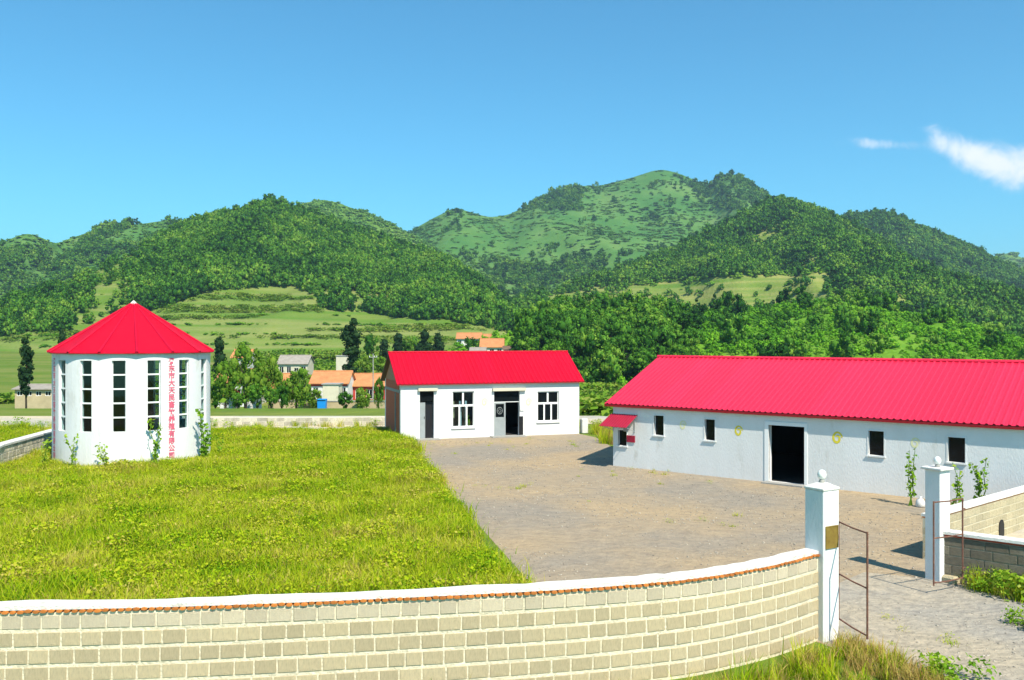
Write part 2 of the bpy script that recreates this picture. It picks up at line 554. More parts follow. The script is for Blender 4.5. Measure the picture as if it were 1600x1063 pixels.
M['hill'] = terrain_mat('hill_ground', [(.05, .12, .016), (.08, .18, .022), (.12, .22, .035), (.19, .25, .06)])
M['hill_bright'] = terrain_mat('hill_young_growth_ground', [(.06, .17, .012), (.10, .24, .016), (.15, .29, .025), (.24, .30, .06)], scale=.05)
M['hill_meadow'] = terrain_mat('hill_meadow_ground', [(.045, .14, .026), (.065, .175, .032), (.10, .21, .042), (.16, .24, .07)], scale=.012)
M['hill_upland'] = terrain_mat('hill_upland_ground', [(.08, .17, .020), (.16, .23, .035), (.28, .28, .08), (.36, .32, .13)],
                               ([(.09, .19, .018), (.30, .30, .09), (.12, .21, .025), (.40, .35, .15)], (.006, .004, .14), .6))
M['hill_field'] = terrain_mat('hill_field_ground', [(.08, .18, .020), (.12, .22, .028), (.17, .25, .04)],
                              ([(.05, .13, .014), (.17, .22, .045), (.10, .19, .022), (.24, .25, .08), (.13, .20, .03)], (.004, .004, .16), .75))
M['ground'] = terrain_mat('valley_ground', [(.07, .14, .015), (.12, .18, .022), (.18, .21, .045)],
                          ([(.06, .14, .012), (.20, .22, .05), (.10, .18, .016), (.26, .24, .08)], (.012, .055, .05), .6), .08)


def yard_mat(name, base, dark, light, st=(1.3, 3.4, 1)):
    m = bpy.data.materials.new(name)
    m.use_nodes = True
    nt = m.node_tree
    b = nt.nodes['Principled BSDF']; b.inputs['Roughness'].default_value = .95; b.inputs['Specular IOR Level'].default_value = .15
    t = nt.nodes.new('ShaderNodeTexCoord')
    warp = nt.nodes.new('ShaderNodeTexNoise'); warp.inputs['Scale'].default_value = .5; warp.inputs['Detail'].default_value = 3
    nt.links.new(t.outputs['Object'], warp.inputs['Vector'])
    mp = nt.nodes.new('ShaderNodeMapping'); mp.inputs['Scale'].default_value = st; mp.inputs['Rotation'].default_value = (0, 0, .25)
    ad = nt.nodes.new('ShaderNodeVectorMath'); ad.operation = 'MULTIPLY_ADD'
    nt.links.new(warp.outputs['Color'], ad.inputs[0]); ad.inputs[1].default_value = (1.6, 1.6, 0)
    nt.links.new(t.outputs['Object'], ad.inputs[2])
    nt.links.new(ad.outputs[0], mp.inputs[0])
    n1 = nt.nodes.new('ShaderNodeTexNoise'); n1.inputs['Scale'].default_value = 1.3; n1.inputs['Detail'].default_value = 9; n1.inputs['Roughness'].default_value = .72
    nt.links.new(mp.outputs[0], n1.inputs['Vector'])
    r = nt.nodes.new('ShaderNodeValToRGB'); e = r.color_ramp.elements
    e.new(.5)
    for i, (p, c) in enumerate(((.33, dark), (.5, base), (.68, light))):
        e[i].position = p; e[i].color = (*c, 1)
    nt.links.new(n1.outputs[0], r.inputs[0])
    n2 = nt.nodes.new('ShaderNodeTexNoise'); n2.inputs['Scale'].default_value = .22; n2.inputs['Detail'].default_value = 5
    nt.links.new(t.outputs['Object'], n2.inputs['Vector'])
    r2 = nt.nodes.new('ShaderNodeValToRGB'); r2.color_ramp.elements[0].position = .38; r2.color_ramp.elements[1].position = .62
    r2.color_ramp.elements[0].color = (.82, .87, .98, 1); r2.color_ramp.elements[1].color = (1.1, 1.03, .92, 1)
    nt.links.new(n2.outputs[0], r2.inputs[0])
    x = nt.nodes.new('ShaderNodeMix'); x.data_type = 'RGBA'; x.blend_type = 'MULTIPLY'; x.inputs[0].default_value = 1
    nt.links.new(r.outputs[0], x.inputs[6]); nt.links.new(r2.outputs[0], x.inputs[7])
    nt.links.new(x.outputs[2], b.inputs['Base Color'])
    n3 = nt.nodes.new('ShaderNodeTexNoise'); n3.inputs['Scale'].default_value = 9; n3.inputs['Detail'].default_value = 5
    nt.links.new(t.outputs['Object'], n3.inputs['Vector'])
    bp = nt.nodes.new('ShaderNodeBump'); bp.inputs['Strength'].default_value = .8; bp.inputs['Distance'].default_value = .05
    nt.links.new(n3.outputs[0], bp.inputs['Height'])
    bp2 = nt.nodes.new('ShaderNodeBump'); bp2.inputs['Strength'].default_value = .6; bp2.inputs['Distance'].default_value = .05
    nt.links.new(n1.outputs[0], bp2.inputs['Height']); nt.links.new(bp.outputs[0], bp2.inputs['Normal'])
    nt.links.new(bp2.outputs[0], b.inputs['Normal'])
    return m


M['yard'] = yard_mat('yard_dirt', (.335, .272, .188), (.260, .214, .156), (.405, .325, .220), (2.0, 3.2, 1))
M['drive'] = yard_mat('drive_gravel', (.345, .315, .26), (.24, .22, .19), (.44, .39, .31), (3.0, 4.0, 1))
M['road'] = yard_mat('road_dirt', (.50, .45, .35), (.40, .36, .28), (.60, .54, .43))


# ------------------------------------------------------------------ projection used for laying out the place
def at(px, py, Y):
    return Vector(((px - 800) / F * Y, Y, H - (py - HY) / F * Y))


def proj(p):
    p = np.asarray(p)
    return 800 + F * p[:, 0] / p[:, 1], HY + F * (H - p[:, 2]) / p[:, 1]


def on_wall(O, ang, px, py):
    """distance along a straight wall (from O, direction ang) and height, for a point seen at px,py"""
    k = (px - 800) / F
    s = (k * O[1] - O[0]) / (math.cos(ang) - k * math.sin(ang))
    Y = O[1] + s * math.sin(ang)
    return s, H - (py - HY) / F * Y


# ------------------------------------------------------------------ the ground
def ground_z(x, y):
    x = np.asarray(x, float); y = np.asarray(y, float)
    s1 = np.clip((y - 60) / 38, 0, 1); s1 = s1 * s1 * (3 - 2 * s1)
    s2 = np.clip((y - 175) / 150, 0, 1); s2 = s2 * s2 * (3 - 2 * s2)
    z = -3.9 * s1 + 4.2 * s2
    z = z + (fbm(x / 22, y / 22, 5) - .5) * 1.0 * s1
    return z


ys = np.concatenate([np.linspace(-12, 60, 37), np.linspace(62, 340, 110), np.geomspace(350, 6500, 26)])
xs = np.concatenate([-np.geomspace(6500, 130, 16), np.linspace(-120, 120, 121), np.geomspace(130, 6500, 16)])
gx, gy = np.meshgrid(xs, ys)
gz = ground_z(gx, gy)
V = np.stack([gx, gy, gz], -1).reshape(-1, 3)
nx_, ny_ = len(xs), len(ys)
i0 = (np.arange(ny_ - 1)[:, None] * nx_ + np.arange(nx_ - 1)[None, :]).ravel()
Q = np.stack([i0, i0 + 1, i0 + nx_ + 1, i0 + nx_], -1)
tag(link('ground', np_mesh('ground', V, Q, M['ground'])), 'green valley floor of crop strips and grass', 'ground', kind='structure')


def sheet(name, pts, z, m, label, n=None):
    mb = MB()
    mb.add([(x, y, z) for (x, y) in pts], [tuple(range(len(pts)))])
    return tag(mb.build(name, m), label, 'ground', kind='structure')


# the dirt yard, the drive through the gate, the lawn and the road behind
LAWN = [(.95, 13.05), (-5.45, 43.9), (-6.3, 46.6), (-9.5, 46.6), (-21.0, 47.2), (-34, 47.2), (-34, 11.6), (-10, 11.7), (-6.67, 11.9), (-4.6, 12.0), (-2.6, 12.2), (.2, 12.7)]
sheet('yard', [(.2, 12.75), (2.9, 13.45), (4.0, 14.1), (4.9, 14.75), (5.3, 14.1), (5.6, 12.4), (6.0, 10.0), (14, 10.0), (13, 14.2), (9.3, 17.9), (9.0, 18.6), (10.2, 20.6),
               (13.8, 23.6), (19.0, 23.5), (5.0, 36.0), (4.2, 44.5), (2.5, 48.4), (-6.2, 48.4), (-5.4, 43.6), (1.5, 13.1)], .004, M['yard'],
      'tan grey dirt yard between the lawn and the long barn')
sheet('drive', [(5.0, 14.9), (5.3, 14.1), (5.6, 12.4), (6.0, 10.0), (13.9, 10.0), (12.9, 14.1), (9.3, 17.7), (8.6, 18.4), (7.5, 18.9), (6.6, 18.0), (5.9, 16.4)], .008, M['drive'], 'grey gravel drive passing through the gate')
sheet('lawn', LAWN, .008, M['soil'], 'bare soil under the tall green grass of the lawn')
sheet('track', [(-36, 47.0), (-21, 47.0), (-9.4, 46.4), (-6.3, 46.4), (-6.9, 48.6), (-7.0, 51.2), (-36, 51.2)], .005, M['road'], 'pale bare earth strip along the back of the lawn')
sheet('road', [(-60, 51.0), (60, 51.6), (60, 57.0), (-60, 56.4)], .012, M['road'], 'pale dirt road running behind the yard')


sheet('pen_floor', [(9.15, 18.35), (13.0, 15.1), (16.4, 24.6), (15.0, 24.75), (9.6, 20.1)], .010, M['road'], 'pale bare ground inside the pen beyond the dark block wall')


# ------------------------------------------------------------------ hills
def hill(label, crest, foot_y, nu=150, nv=46, amp=6.0, power=1.15, base=-7.0, m='hill', back=1.3, conv=.45, seed=0, rough=1.5):
    c = np.array(crest, float)
    px = np.linspace(c[0, 0], c[-1, 0], nu)
    py = np.interp(px, c[:, 0], c[:, 1]); Y = np.interp(px, c[:, 0], c[:, 2])
    ker = np.array([1, 2, 3, 2, 1.]) / 9                       # soften the corners of the crest line
    pyp = np.pad(py, 2, mode='edge'); py = np.convolve(pyp, ker, 'valid')
    Yp = np.pad(Y, 4, mode='edge'); Y = np.convolve(Yp, np.ones(9) / 9, 'valid')
    xc = (px - 800) / F * Y; zc = H - (py - HY) / F * Y
    fy = np.interp(px, [p[0] for p in foot_y], [p[1] for p in foot_y]) if isinstance(foot_y, list) else np.full(nu, float(foot_y))
    fx = xc * (1 - conv + conv * fy / Y)
    vv = np.concatenate([np.linspace(0, 1, nv), 1 + np.linspace(0, 1, 12)[1:] * back])
    rows = []
    for v in vv:
        if v <= 1:
            X = fx + (xc - fx) * v; YY = fy + (Y - fy) * v
            pr = v ** power
            Z = base + (zc - base) * pr
            w = math.sin(math.pi * v) ** .8
        else:
            X = xc + (xc - fx) * (v - 1); YY = Y + (Y - fy) * (v - 1)
            Z = base + (zc - base) * (1 - ((v - 1) / back)) ** 1.1
            w = min(1, (v - 1) * 2)
        sc = (Y.mean() - fy.mean()) * .28
        rd = 1 - np.abs(2 * fbm(X / sc + seed, YY / (sc * 2.2), seed, 4) - 1)       # gullies running down the slope
        Z = Z + w * amp * (rd - .75) * 2 + rough * (fbm(X / sc * 5, YY / sc * 5, seed + 9, 3) - .5) * (0.3 + w)
        rows.append(np.stack([X, YY, Z], -1))
    R_ = np.array(rows)
    nvv = len(vv)
    V_ = R_.reshape(-1, 3)
    k = (np.arange(nvv - 1)[:, None] * nu + np.arange(nu - 1)[None, :]).ravel()
    Q_ = np.stack([k, k + 1, k + nu + 1, k + nu], -1)
    o = link('hill', np_mesh('hill', V_, Q_, M[m] if isinstance(m, str) else m))
    tag(o, label, 'hill', kind='structure')
    return R_[:nv]


HILLS = {}
HILLS['A'] = hill('steep wooded hill with terraced fields at its foot, on the left',
                  [(-350, 560, 400), (-150, 530, 400), (0, 492, 430), (100, 452, 470), (200, 400, 520), (300, 352, 560), (360, 334, 580), (395, 322, 595), (425, 311, 600), (455, 322, 605), (480, 336, 610), (560, 364, 620),
                   (630, 386, 600), (700, 412, 560), (760, 448, 500), (800, 490, 440), (850, 535, 400)], 285, amp=8, m='hill_field', seed=3, nv=60, nu=190, power=1.0)
HILLS['B'] = hill('green hill with a pointed knoll at the far left edge',
                  [(-300, 420, 850), (-100, 392, 850), (0, 380, 850), (25, 370, 850), (42, 364, 850), (62, 370, 860), (88, 382, 880), (110, 372, 940), (150, 360, 950), (180, 352, 950), (220, 350, 950), (262, 344, 960), (310, 352, 960), (420, 400, 960)],
                  560, amp=16, seed=5, m='hill_meadow')
HILLS['C'] = hill('bald grassy peak behind the wooded hill on the left',
                  [(380, 380, 1000), (440, 335, 1000), (470, 318, 1000), (505, 312, 1000), (530, 317, 1000), (548, 325, 1000), (575, 332, 1000), (610, 350, 1000), (650, 372, 1000), (760, 430, 1000)], 640, amp=10, seed=8)
HILLS['D'] = hill('tall green mountain with two summits in the middle distance',
                  [(480, 470, 1300), (560, 420, 1300), (640, 362, 1300), (675, 342, 1300), (712, 324, 1300), (735, 332, 1300), (765, 340, 1310), (795, 336, 1340), (840, 312, 1360), (870, 298, 1400), (895, 291, 1400), (940, 290, 1400),
                   (990, 277, 1400), (1020, 267, 1400), (1037, 265, 1400), (1060, 271, 1400), (1085, 281, 1380), (1103, 292, 1340), (1115, 284, 1310), (1128, 274, 1300), (1142, 271, 1300), (1160, 278, 1300), (1180, 291, 1300), (1205, 306, 1300),
                   (1280, 350, 1300), (1420, 420, 1300)], 700, amp=26, seed=12, nu=200, nv=60, m='hill_meadow')
HILLS['E'] = hill('densely wooded hill rising behind the long barn',
                  [(740, 505, 560), (820, 475, 600), (900, 448, 640), (1000, 416, 670), (1060, 392, 690), (1120, 360, 710), (1170, 332, 730), (1200, 318, 740), (1220, 313, 740), (1245, 320, 735), (1290, 338, 720), (1330, 352, 700), (1380, 380, 680),
                   (1450, 420, 640), (1520, 458, 600), (1600, 492, 560), (1750, 540, 500), (1950, 590, 450)], 330, amp=15, seed=15, nu=190, nv=60, m='hill_upland')
HILLS['F'] = hill('blue green ridge sloping down at the right',
                  [(1180, 400, 1050), (1270, 355, 1050), (1330, 338, 1050), (1365, 334, 1050), (1390, 336, 1050), (1420, 350, 1050), (1480, 375, 1050), (1550, 408, 1050), (1600, 432, 1050), (1800, 510, 1050)], 700, amp=14, seed=19)
HILLS['G'] = hill('small far hill at the right edge of the view',
                  [(1440, 470, 1800), (1500, 432, 1800), (1540, 411, 1800), (1562, 399, 1800), (1578, 395, 1800), (1595, 402, 1800), (1640, 425, 1800), (1760, 470, 1800)], 1500, amp=14, seed=21)
HILLS['N'] = hill('low tree covered hill just behind the office and the barn',
                  [(700, 548, 200), (760, 530, 205), (800, 520, 212), (840, 503, 222), (880, 495, 232), (960, 490, 245), (1050, 489, 262), (1130, 486, 275), (1200, 480, 285), (1290, 468, 300), (1400, 486, 300), (1500, 528, 290), (1600, 562, 280), (1900, 610, 270)],
                  [(700, 185), (800, 165), (900, 152), (1000, 145), (1300, 140), (1900, 140)], amp=2.2, base=-5.0, seed=25, m='hill_bright', back=.9, power=.8, rough=.8)


# ------------------------------------------------------------------ instanced stuff (woods, grass)
def rand_unit(r, n):
    a = r.normal(size=(n, 3)); a /= np.linalg.norm(a, axis=1)[:, None]
    return a


def ico_core(r, radii, seed, n=10, m_=7):
    th = np.linspace(0, math.pi, m_)
    ph = np.linspace(0, 2 * math.pi, n, endpoint=False)
    V_ = []
    for t in th:
        for p in ph:
            d = np.array([math.sin(t) * math.cos(p), math.sin(t) * math.sin(p), math.cos(t)])
            V_.append(d * radii * (.86 + .22 * r.random()))
    Q_ = []
    for i in range(m_ - 1):
        for k in range(n):
            Q_.append((i * n + k, (i + 1) * n + k, (i + 1) * n + (k + 1) % n, i * n + (k + 1) % n))
    return np.array(V_), np.array(Q_)


def leaf_quads(r, cen, nrm, size):
    """one small quad per leaf cluster, roughly facing nrm"""
    n = len(cen)
    t = np.cross(nrm, rand_unit(r, n)); t /= np.linalg.norm(t, axis=1)[:, None] + 1e-9
    b = np.cross(nrm, t)
    s = size[:, None]
    asp = (.55 + .5 * r.random(n))[:, None]
    c0 = cen - t * s - b * s * asp * .6; c1 = cen + t * s * .7 - b * s * asp; c2 = cen + t * s + b * s * asp * .7; c3 = cen - t * s * .6 + b * s * asp
    V_ = np.stack([c0, c1, c2, c3], 1).reshape(-1, 3)
    Q_ = np.arange(4 * n).reshape(-1, 4)
    return V_, Q_


def crown_mesh(name, r, radii, nclump, per, clump_r, leaf, mat_, lift=0.0, core=True, shape='round', droop=0.0):
    """a crown: leaf clumps spread over an uneven volume"""
    radii = np.array(radii, float)
    Vs, Qs = [], []
    off = 0
    for i in range(nclump):
        d = rand_unit(r, 1)[0]
        rad = .35 + .62 * r.random() ** .6
        c = d * radii * rad
        if shape == 'cone':
            hh = (c[2] / radii[2] + 1) / 2
            c[:2] *= (1.05 - .85 * hh)
        if shape == 'column':
            c[:2] *= .8 + .3 * r.random()
        cr = clump_r * (.6 + .8 * r.random())
        if core:
            cv, cq = ico_core(r, np.array([cr * .72, cr * .72, cr * .6]), 0, 6, 4)
            Vs.append(cv + c); Qs.append(cq + off); off += len(cv)
        dd = rand_unit(r, per)
        p = c + dd * cr * (.75 + .35 * r.random((per, 1))) * np.array([1, 1, .8])
        if droop:
            p[:, 2] -= droop * r.random(per) ** 2 * cr
        nr = dd * .8 + rand_unit(r, per) * .75
        nr /= np.linalg.norm(nr, axis=1)[:, None]
        lv, lq = leaf_quads(r, p, nr, leaf * (.6 + .8 * r.random(per)))
        Vs.append(lv); Qs.append(lq + off); off += len(lv)
    V_ = np.concatenate(Vs); Q_ = np.concatenate(Qs)
    V_[:, 2] += lift
    return np_mesh(name, V_, Q_, mat_, smooth=False)


def blade_tuft(name, r, n, hgt, spread, width, mat_, lean=.5, seg=3):
    Vs, Qs = [], []
    off = 0
    for i in range(n):
        a = r.random() * 2 * math.pi
        p0 = np.array([r.normal() * spread, r.normal() * spread, -.02])
        h = hgt * (.5 + .7 * r.random())
        d = np.array([math.cos(a), math.sin(a), 0]); sd = np.array([-math.sin(a + r.normal() * .5), math.cos(a), 0])
        ln = lean * (.3 + r.random())
        w = width * (.6 + .8 * r.random())
        for k in range(seg + 1):
            t = k / seg
            c = p0 + d * h * ln * t * t + np.array([0, 0, h * (t - .25 * ln * t * t)])
            ww = w * (1 - t ** 1.5) + .0008
            Vs.append(c - sd * ww); Vs.append(c + sd * ww)
        for k in range(seg):
            Qs.append((off + 2 * k, off + 2 * k + 1, off + 2 * k + 3, off + 2 * k + 2))
        off += 2 * (seg + 1)
    return np_mesh(name, np.array(Vs), np.array(Qs), mat_, smooth=True)


def weed_mesh(name, r, n, hgt, spread, leaf, mat_):
    cen = np.stack([r.normal(size=n) * spread, r.normal(size=n) * spread, hgt * r.random(n) ** .8], -1)
    nr = rand_unit(r, n) * .7 + np.array([0, 0, .8]); nr /= np.linalg.norm(nr, axis=1)[:, None]
    V_, Q_ = leaf_quads(r, cen, nr, leaf * (.5 + r.random(n)))
    return np_mesh(name, V_, Q_, mat_, smooth=False)


def source_coll(name, meshes):
    c = bpy.data.collections.new(name)
    for i, me in enumerate(meshes):
        c.objects.link(bpy.data.objects.new('%s_%02d' % (name, i), me))
    return c


def scatter(name, label, cat, pts, rots, scl, idx, coll):
    me = bpy.data.meshes.new(name)
    n = len(pts)
    me.vertices.add(n); me.vertices.foreach_set('co', np.asarray(pts, np.float32).ravel())
    a = me.attributes.new('rot', 'FLOAT_VECTOR', 'POINT'); a.data.foreach_set('vector', np.asarray(rots, np.float32).ravel())
    a = me.attributes.new('scl', 'FLOAT_VECTOR', 'POINT'); a.data.foreach_set('vector', np.asarray(scl, np.float32).ravel())
    a = me.attributes.new('idx', 'INT', 'POINT'); a.data.foreach_set('value', np.asarray(idx, np.int32))
    o = link(name, me)
    ng = bpy.data.node_groups.new(name, 'GeometryNodeTree')
    ng.interface.new_socket('Geometry', in_out='INPUT', socket_type='NodeSocketGeometry')
    ng.interface.new_socket('Geometry', in_out='OUTPUT', socket_type='NodeSocketGeometry')
    gi = ng.nodes.new('NodeGroupInput'); go = ng.nodes.new('NodeGroupOutput')
    ip = ng.nodes.new('GeometryNodeInstanceOnPoints')
    ci = ng.nodes.new('GeometryNodeCollectionInfo')
    ci.inputs['Collection'].default_value = coll
    ci.inputs['Separate Children'].default_value = True
    ci.inputs['Reset Children'].default_value = True
    def na(t, nm):
        q = ng.nodes.new('GeometryNodeInputNamedAttribute'); q.data_type = t; q.inputs['Name'].default_value = nm
        return q.outputs['Attribute']
    er = ng.nodes.new('FunctionNodeEulerToRotation')
    L = ng.links.new
    L(gi.outputs[0], ip.inputs['Points']); L(ci.outputs[0], ip.inputs['Instance'])
    ip.inputs['Pick Instance'].default_value = True
    L(na('INT', 'idx'), ip.inputs['Instance Index'])
    L(na('FLOAT_VECTOR', 'rot'), er.inputs[0]); L(er.outputs[0], ip.inputs['Rotation'])
    L(na('FLOAT_VECTOR', 'scl'), ip.inputs['Scale'])
    L(ip.outputs[0], go.inputs[0])
    md = o.modifiers.new('scatter', 'NODES'); md.node_group = ng
    return tag(o, label, cat, kind='stuff')


def sample_grid(R_, n, r):
    """n random points spread evenly over a grid surface"""
    a, b, c, d = R_[:-1, :-1], R_[:-1, 1:], R_[1:, 1:], R_[1:, :-1]
    area = np.linalg.norm(np.cross(c - a, d - b), axis=-1).ravel()
    k = r.choice(len(area), n, p=area / area.sum())
    u, v = r.random((n, 1)), r.random((n, 1))
    a, b, c, d = (q.reshape(-1, 3)[k] for q in (a, b, c, d))
    return a * (1 - u) * (1 - v) + b * u * (1 - v) + c * u * v + d * (1 - u) * v


r_ = np.random.default_rng(5)
FOREST = source_coll('forest_source', [crown_mesh('wood_crown', r_, (1, 1, .95), 10, 24, .44, .11, M['leaf_forest'], lift=.8) for _ in range(5)])
SHRUB = source_coll('shrub_source', [crown_mesh('shrub_crown', r_, (1, 1, .7), 8, 22, .42, .11, M['leaf_shrub'], lift=.4) for _ in range(4)])
FARSHRUB = source_coll('far_shrub_source', [crown_mesh('far_shrub_crown', r_, (1, 1, .6), 6, 12, .5, .17, M['leaf_far'], lift=.3) for _ in range(4)])


NEARWOOD = source_coll('near_wood_source', [crown_mesh('near_wood_crown', r_, (1, 1, .95), 16, 46, .36, .062, M['leaf_forest'], lift=.85) for _ in range(5)])
NEARSHRUB = source_coll('near_shrub_source', [crown_mesh('near_shrub_crown', r_, (1, 1, .8), 10, 40, .36, .075, M['leaf_bright'], lift=.5) for _ in range(4)])


def wood(name, label, key, n, size, keep, coll, ncoll, tall=1.15, seed=1):
    r = np.random.default_rng(seed)
    p = sample_grid(HILLS[key], n, r)
    px, py = proj(p)
    nz_ = fbm(p[:, 0] / 38, p[:, 1] / 38, seed + 40)
    pr = keep(px, py, nz_)
    ok = (r.random(n) < pr) & (px > -140) & (px < 1760)
    p = p[ok]; k = len(p)
    s = size[0] + (size[1] - size[0]) * r.random(k) ** 1.6 * (.55 + .9 * fbm(p[:, 0] / 60, p[:, 1] / 60, seed + 70))
    scl = np.stack([s, s, s * tall * (.8 + .45 * r.random(k))], -1)
    rots = np.stack([np.zeros(k), np.zeros(k), r.random(k) * 6.28], -1)
    scatter(name, label, 'wood', p, rots, scl, r.integers(0, ncoll, k), coll)
    return k


def interp(px, pts):
    return np.interp(px, [q[0] for q in pts], [q[1] for q in pts])


def sm(x, a, b):
    t = np.clip((x - a) / (b - a), 0, 1)
    return t * t * (3 - 2 * t)


A_FIELD = [(-300, 540), (0, 528), (120, 512), (190, 502), (250, 482), (330, 454), (430, 446), (470, 450), (495, 470), (505, 486), (560, 490), (700, 500), (800, 522)]
A_DARK = [(280, 330), (340, 300), (380, 248), (420, 195), (440, 190), (460, 205), (500, 215)]     # py -> px where the dark wood starts


def keep_A(px, py, nz_):
    above = py < interp(px, A_FIELD) + (nz_ - .5) * 14
    right = px > np.interp(py, [q[0] for q in A_DARK], [q[1] for q in A_DARK]) + (nz_ - .5) * 60
    low_left = (py > 458) & (px < 100 + (nz_ - .5) * 60)
    return above * np.where(right | low_left, .12 + .85 * sm(nz_, .30, .40), .05)


def keep_A_shrub(px, py, nz_):
    above = py < interp(px, A_FIELD)
    right = px > np.interp(py, [q[0] for q in A_DARK], [q[1] for q in A_DARK])
    return above * np.where(right, .10, .12 + .45 * sm(nz_, .42, .6))


wood('hillside_wood', 'dark green wood covering the steep hill on the left', 'A', 30000, (1.2, 2.9), keep_A, FOREST, 5, 1.25, 2)
wood('hillside_scrub', 'light green scrub on the left shoulder of the wooded hill', 'A', 12000, (.6, 1.6), keep_A_shrub, SHRUB, 4, .5, 3)
wood('hillside_wood', 'patches of wood on the far left hill', 'B', 9000, (2.2, 4.0), lambda px, py, n: .9 * sm(n, .50, .56), FOREST, 5, 1.2, 4)
wood('hillside_scrub', 'pale scrub on the far left hill', 'B', 7000, (1.8, 3.6), lambda px, py, n: .5 + 0 * px, FARSHRUB, 4, .45, 5)
wood('hillside_scrub', 'thin scrub on the bald peak behind the left hill', 'C', 5000, (2.2, 4.2), lambda px, py, n: .5 + .5 * sm(n, .4, .6), FARSHRUB, 4, .7, 6)


def keep_D(px, py, nz_):
    ridge = (px > 780) * (px < 910) * (py < 330) + ((px - 1142) ** 2 / 60 ** 2 + (py - 295) ** 2 / 34 ** 2 < 1)
    low = (py > 405 + (nz_ - .5) * 90) * .9
    return np.clip(ridge * .9 + low + .35 * sm(nz_, .60, .68), 0, 1)


wood('mountain_wood', 'dark woods on the ridges and gullies of the tall mountain', 'D', 17000, (1.8, 4.0), keep_D, FOREST, 5, 1.15, 7)
wood('mountain_scrub', 'smooth green scrub covering the tall mountain', 'D', 16000, (2.0, 5.0), lambda px, py, n: .15 + .7 * sm(n, .42, .62), FARSHRUB, 4, .28, 8)


E_STRIP = [(840, 474), (900, 468), (1000, 458), (1150, 449), (1290, 440)]


def in_strip(px, py, nz_):
    s_ = interp(px, E_STRIP)
    return (px > 850) & (px < 1290) & (py > s_ - 13 + (nz_ - .5) * 8)


def keep_E(px, py, nz_):
    bald = ((px - 1290) / 80) ** 2 + ((py - 425) / 32) ** 2 < 1 + (nz_ - .5) * 2
    fieldz = (py > interp(px, [(850, 452), (1000, 442), (1150, 432), (1250, 428), (1330, 470), (1700, 640)]) + (nz_ - .5) * 10) & (px > 860)
    return np.where(in_strip(px, py, nz_), .015, np.where(bald, .15, np.where(fieldz, .12, .12 + .85 * sm(nz_, .32, .42))))


wood('hillside_wood', 'dense dark wood on the hill behind the long barn', 'E', 30000, (1.4, 3.3), keep_E, FOREST, 5, 1.2, 9)
wood('hillside_scrub', 'yellowish green scrub on the slope below the wood at the right', 'E', 11000, (1.2, 3.0),
     lambda px, py, n: np.where(in_strip(px, py, n), .05, np.where(((px - 1290) / 90) ** 2 + ((py - 425) / 36) ** 2 < 1, .9, np.where(py > interp(px, E_STRIP) - 32, .8, .15))), SHRUB, 4, .75, 10)
wood('hillside_wood', 'even wood on the far ridge sloping down at the right', 'F', 15000, (2.2, 4.6), lambda px, py, n: .9 + 0 * px, FOREST, 5, 1.15, 13)
wood('hillside_scrub', 'scrub on the small far hill at the right edge', 'G', 2500, (5, 9), lambda px, py, n: .5 + 0 * px, FARSHRUB, 4, .7, 14)


def keep_N(px, py, nz_):
    left = px < 1030 + (nz_ - .5) * 160
    return np.where(px < 812, .03, np.where(left, .95, .05))


wood('hillside_wood', 'thick wood on the low hill behind the office and the barn', 'N', 3400, (1.5, 3.0), keep_N, NEARWOOD, 5, 1.25, 15)
wood('hillside_scrub', 'bright green young growth on the low hill above the barn roof', 'N', 14000, (.45, 1.3), lambda px, py, n: np.where(px < 1000, .3, .45 + .5 * sm(n, .35, .5)), NEARSHRUB, 4, 1.0, 16)

# hedges and shrubs along the terrace edges of the hill fields
r = np.random.default_rng(77)
p = sample_grid(HILLS['A'], 60000, r)
px, py = proj(p)
fld = (py > interp(px, A_FIELD) + 3) & (px > -120) & (px < 820)
zz = p[:, 2] + 3.0 * (fbm(p[:, 0] / 90, p[:, 1] / 90, 61) - .5)
edge = (np.abs((zz / 4.1) % 1.0 - .5) < .03) & (fbm(p[:, 0] / 40, p[:, 1] / 60, 63) > .49)
strip = (fbm(p[:, 0] / 120, zz / 3.0, 66, 2) > .55) & (r.random(len(p)) < .35)
pe = p[fld & edge]; k = len(pe)
s = .55 + .75 * r.random(k) ** 2
scatter('terrace_hedge', 'dark green hedge lines along the terrace edges of the hill fields', 'hedge', pe, np.stack([0 * s, 0 * s, r.random(k) * 6.28], -1),
        np.stack([s * 1.5, s * 1.1, s * .75], -1), r.integers(0, 4, k), SHRUB)
CROPSRC = source_coll('crop_source', [weed_mesh('crop_tuft', np.random.default_rng(90 + i), 46, 1.0, .8, .22, M['crop']) for i in range(4)])
ps = p[fld & strip & ~edge]; k = len(ps)
s = .8 + .6 * r.random(k)
scatter('hill_crop', 'low green crops on the terraced hill fields', 'crop', ps, np.stack([0 * s, 0 * s, r.random(k) * 6.28], -1), np.stack([s * 1.3, s * 1.1, s * .7], -1), r.integers(0, 4, k), CROPSRC)

# crops on the valley floor
n = 26000
x = r.uniform(-75, 60, n); y = r.uniform(58, 290, n)
keepm = (np.abs(x) < y * .62 + 4) & (fbm(x / 30, y / 7, 71, 2) > .42) & ~((y < 145) & (x / y > -.36) & (x / y < -.10)) & ~((y < 118) & (x / y < -.45))
x, y = x[keepm], y[keepm]
k = len(x); s = .45 + .4 * r.random(k) + y / 500
scatter('valley_crop', 'green and yellowish crops on the valley floor', 'crop', np.stack([x, y, ground_z(x, y)], -1), np.stack([0 * s, 0 * s, r.random(k) * 6.28], -1),
        np.stack([s * 1.4, s * 1.1, s], -1), r.integers(0, 4, k), CROPSRC)


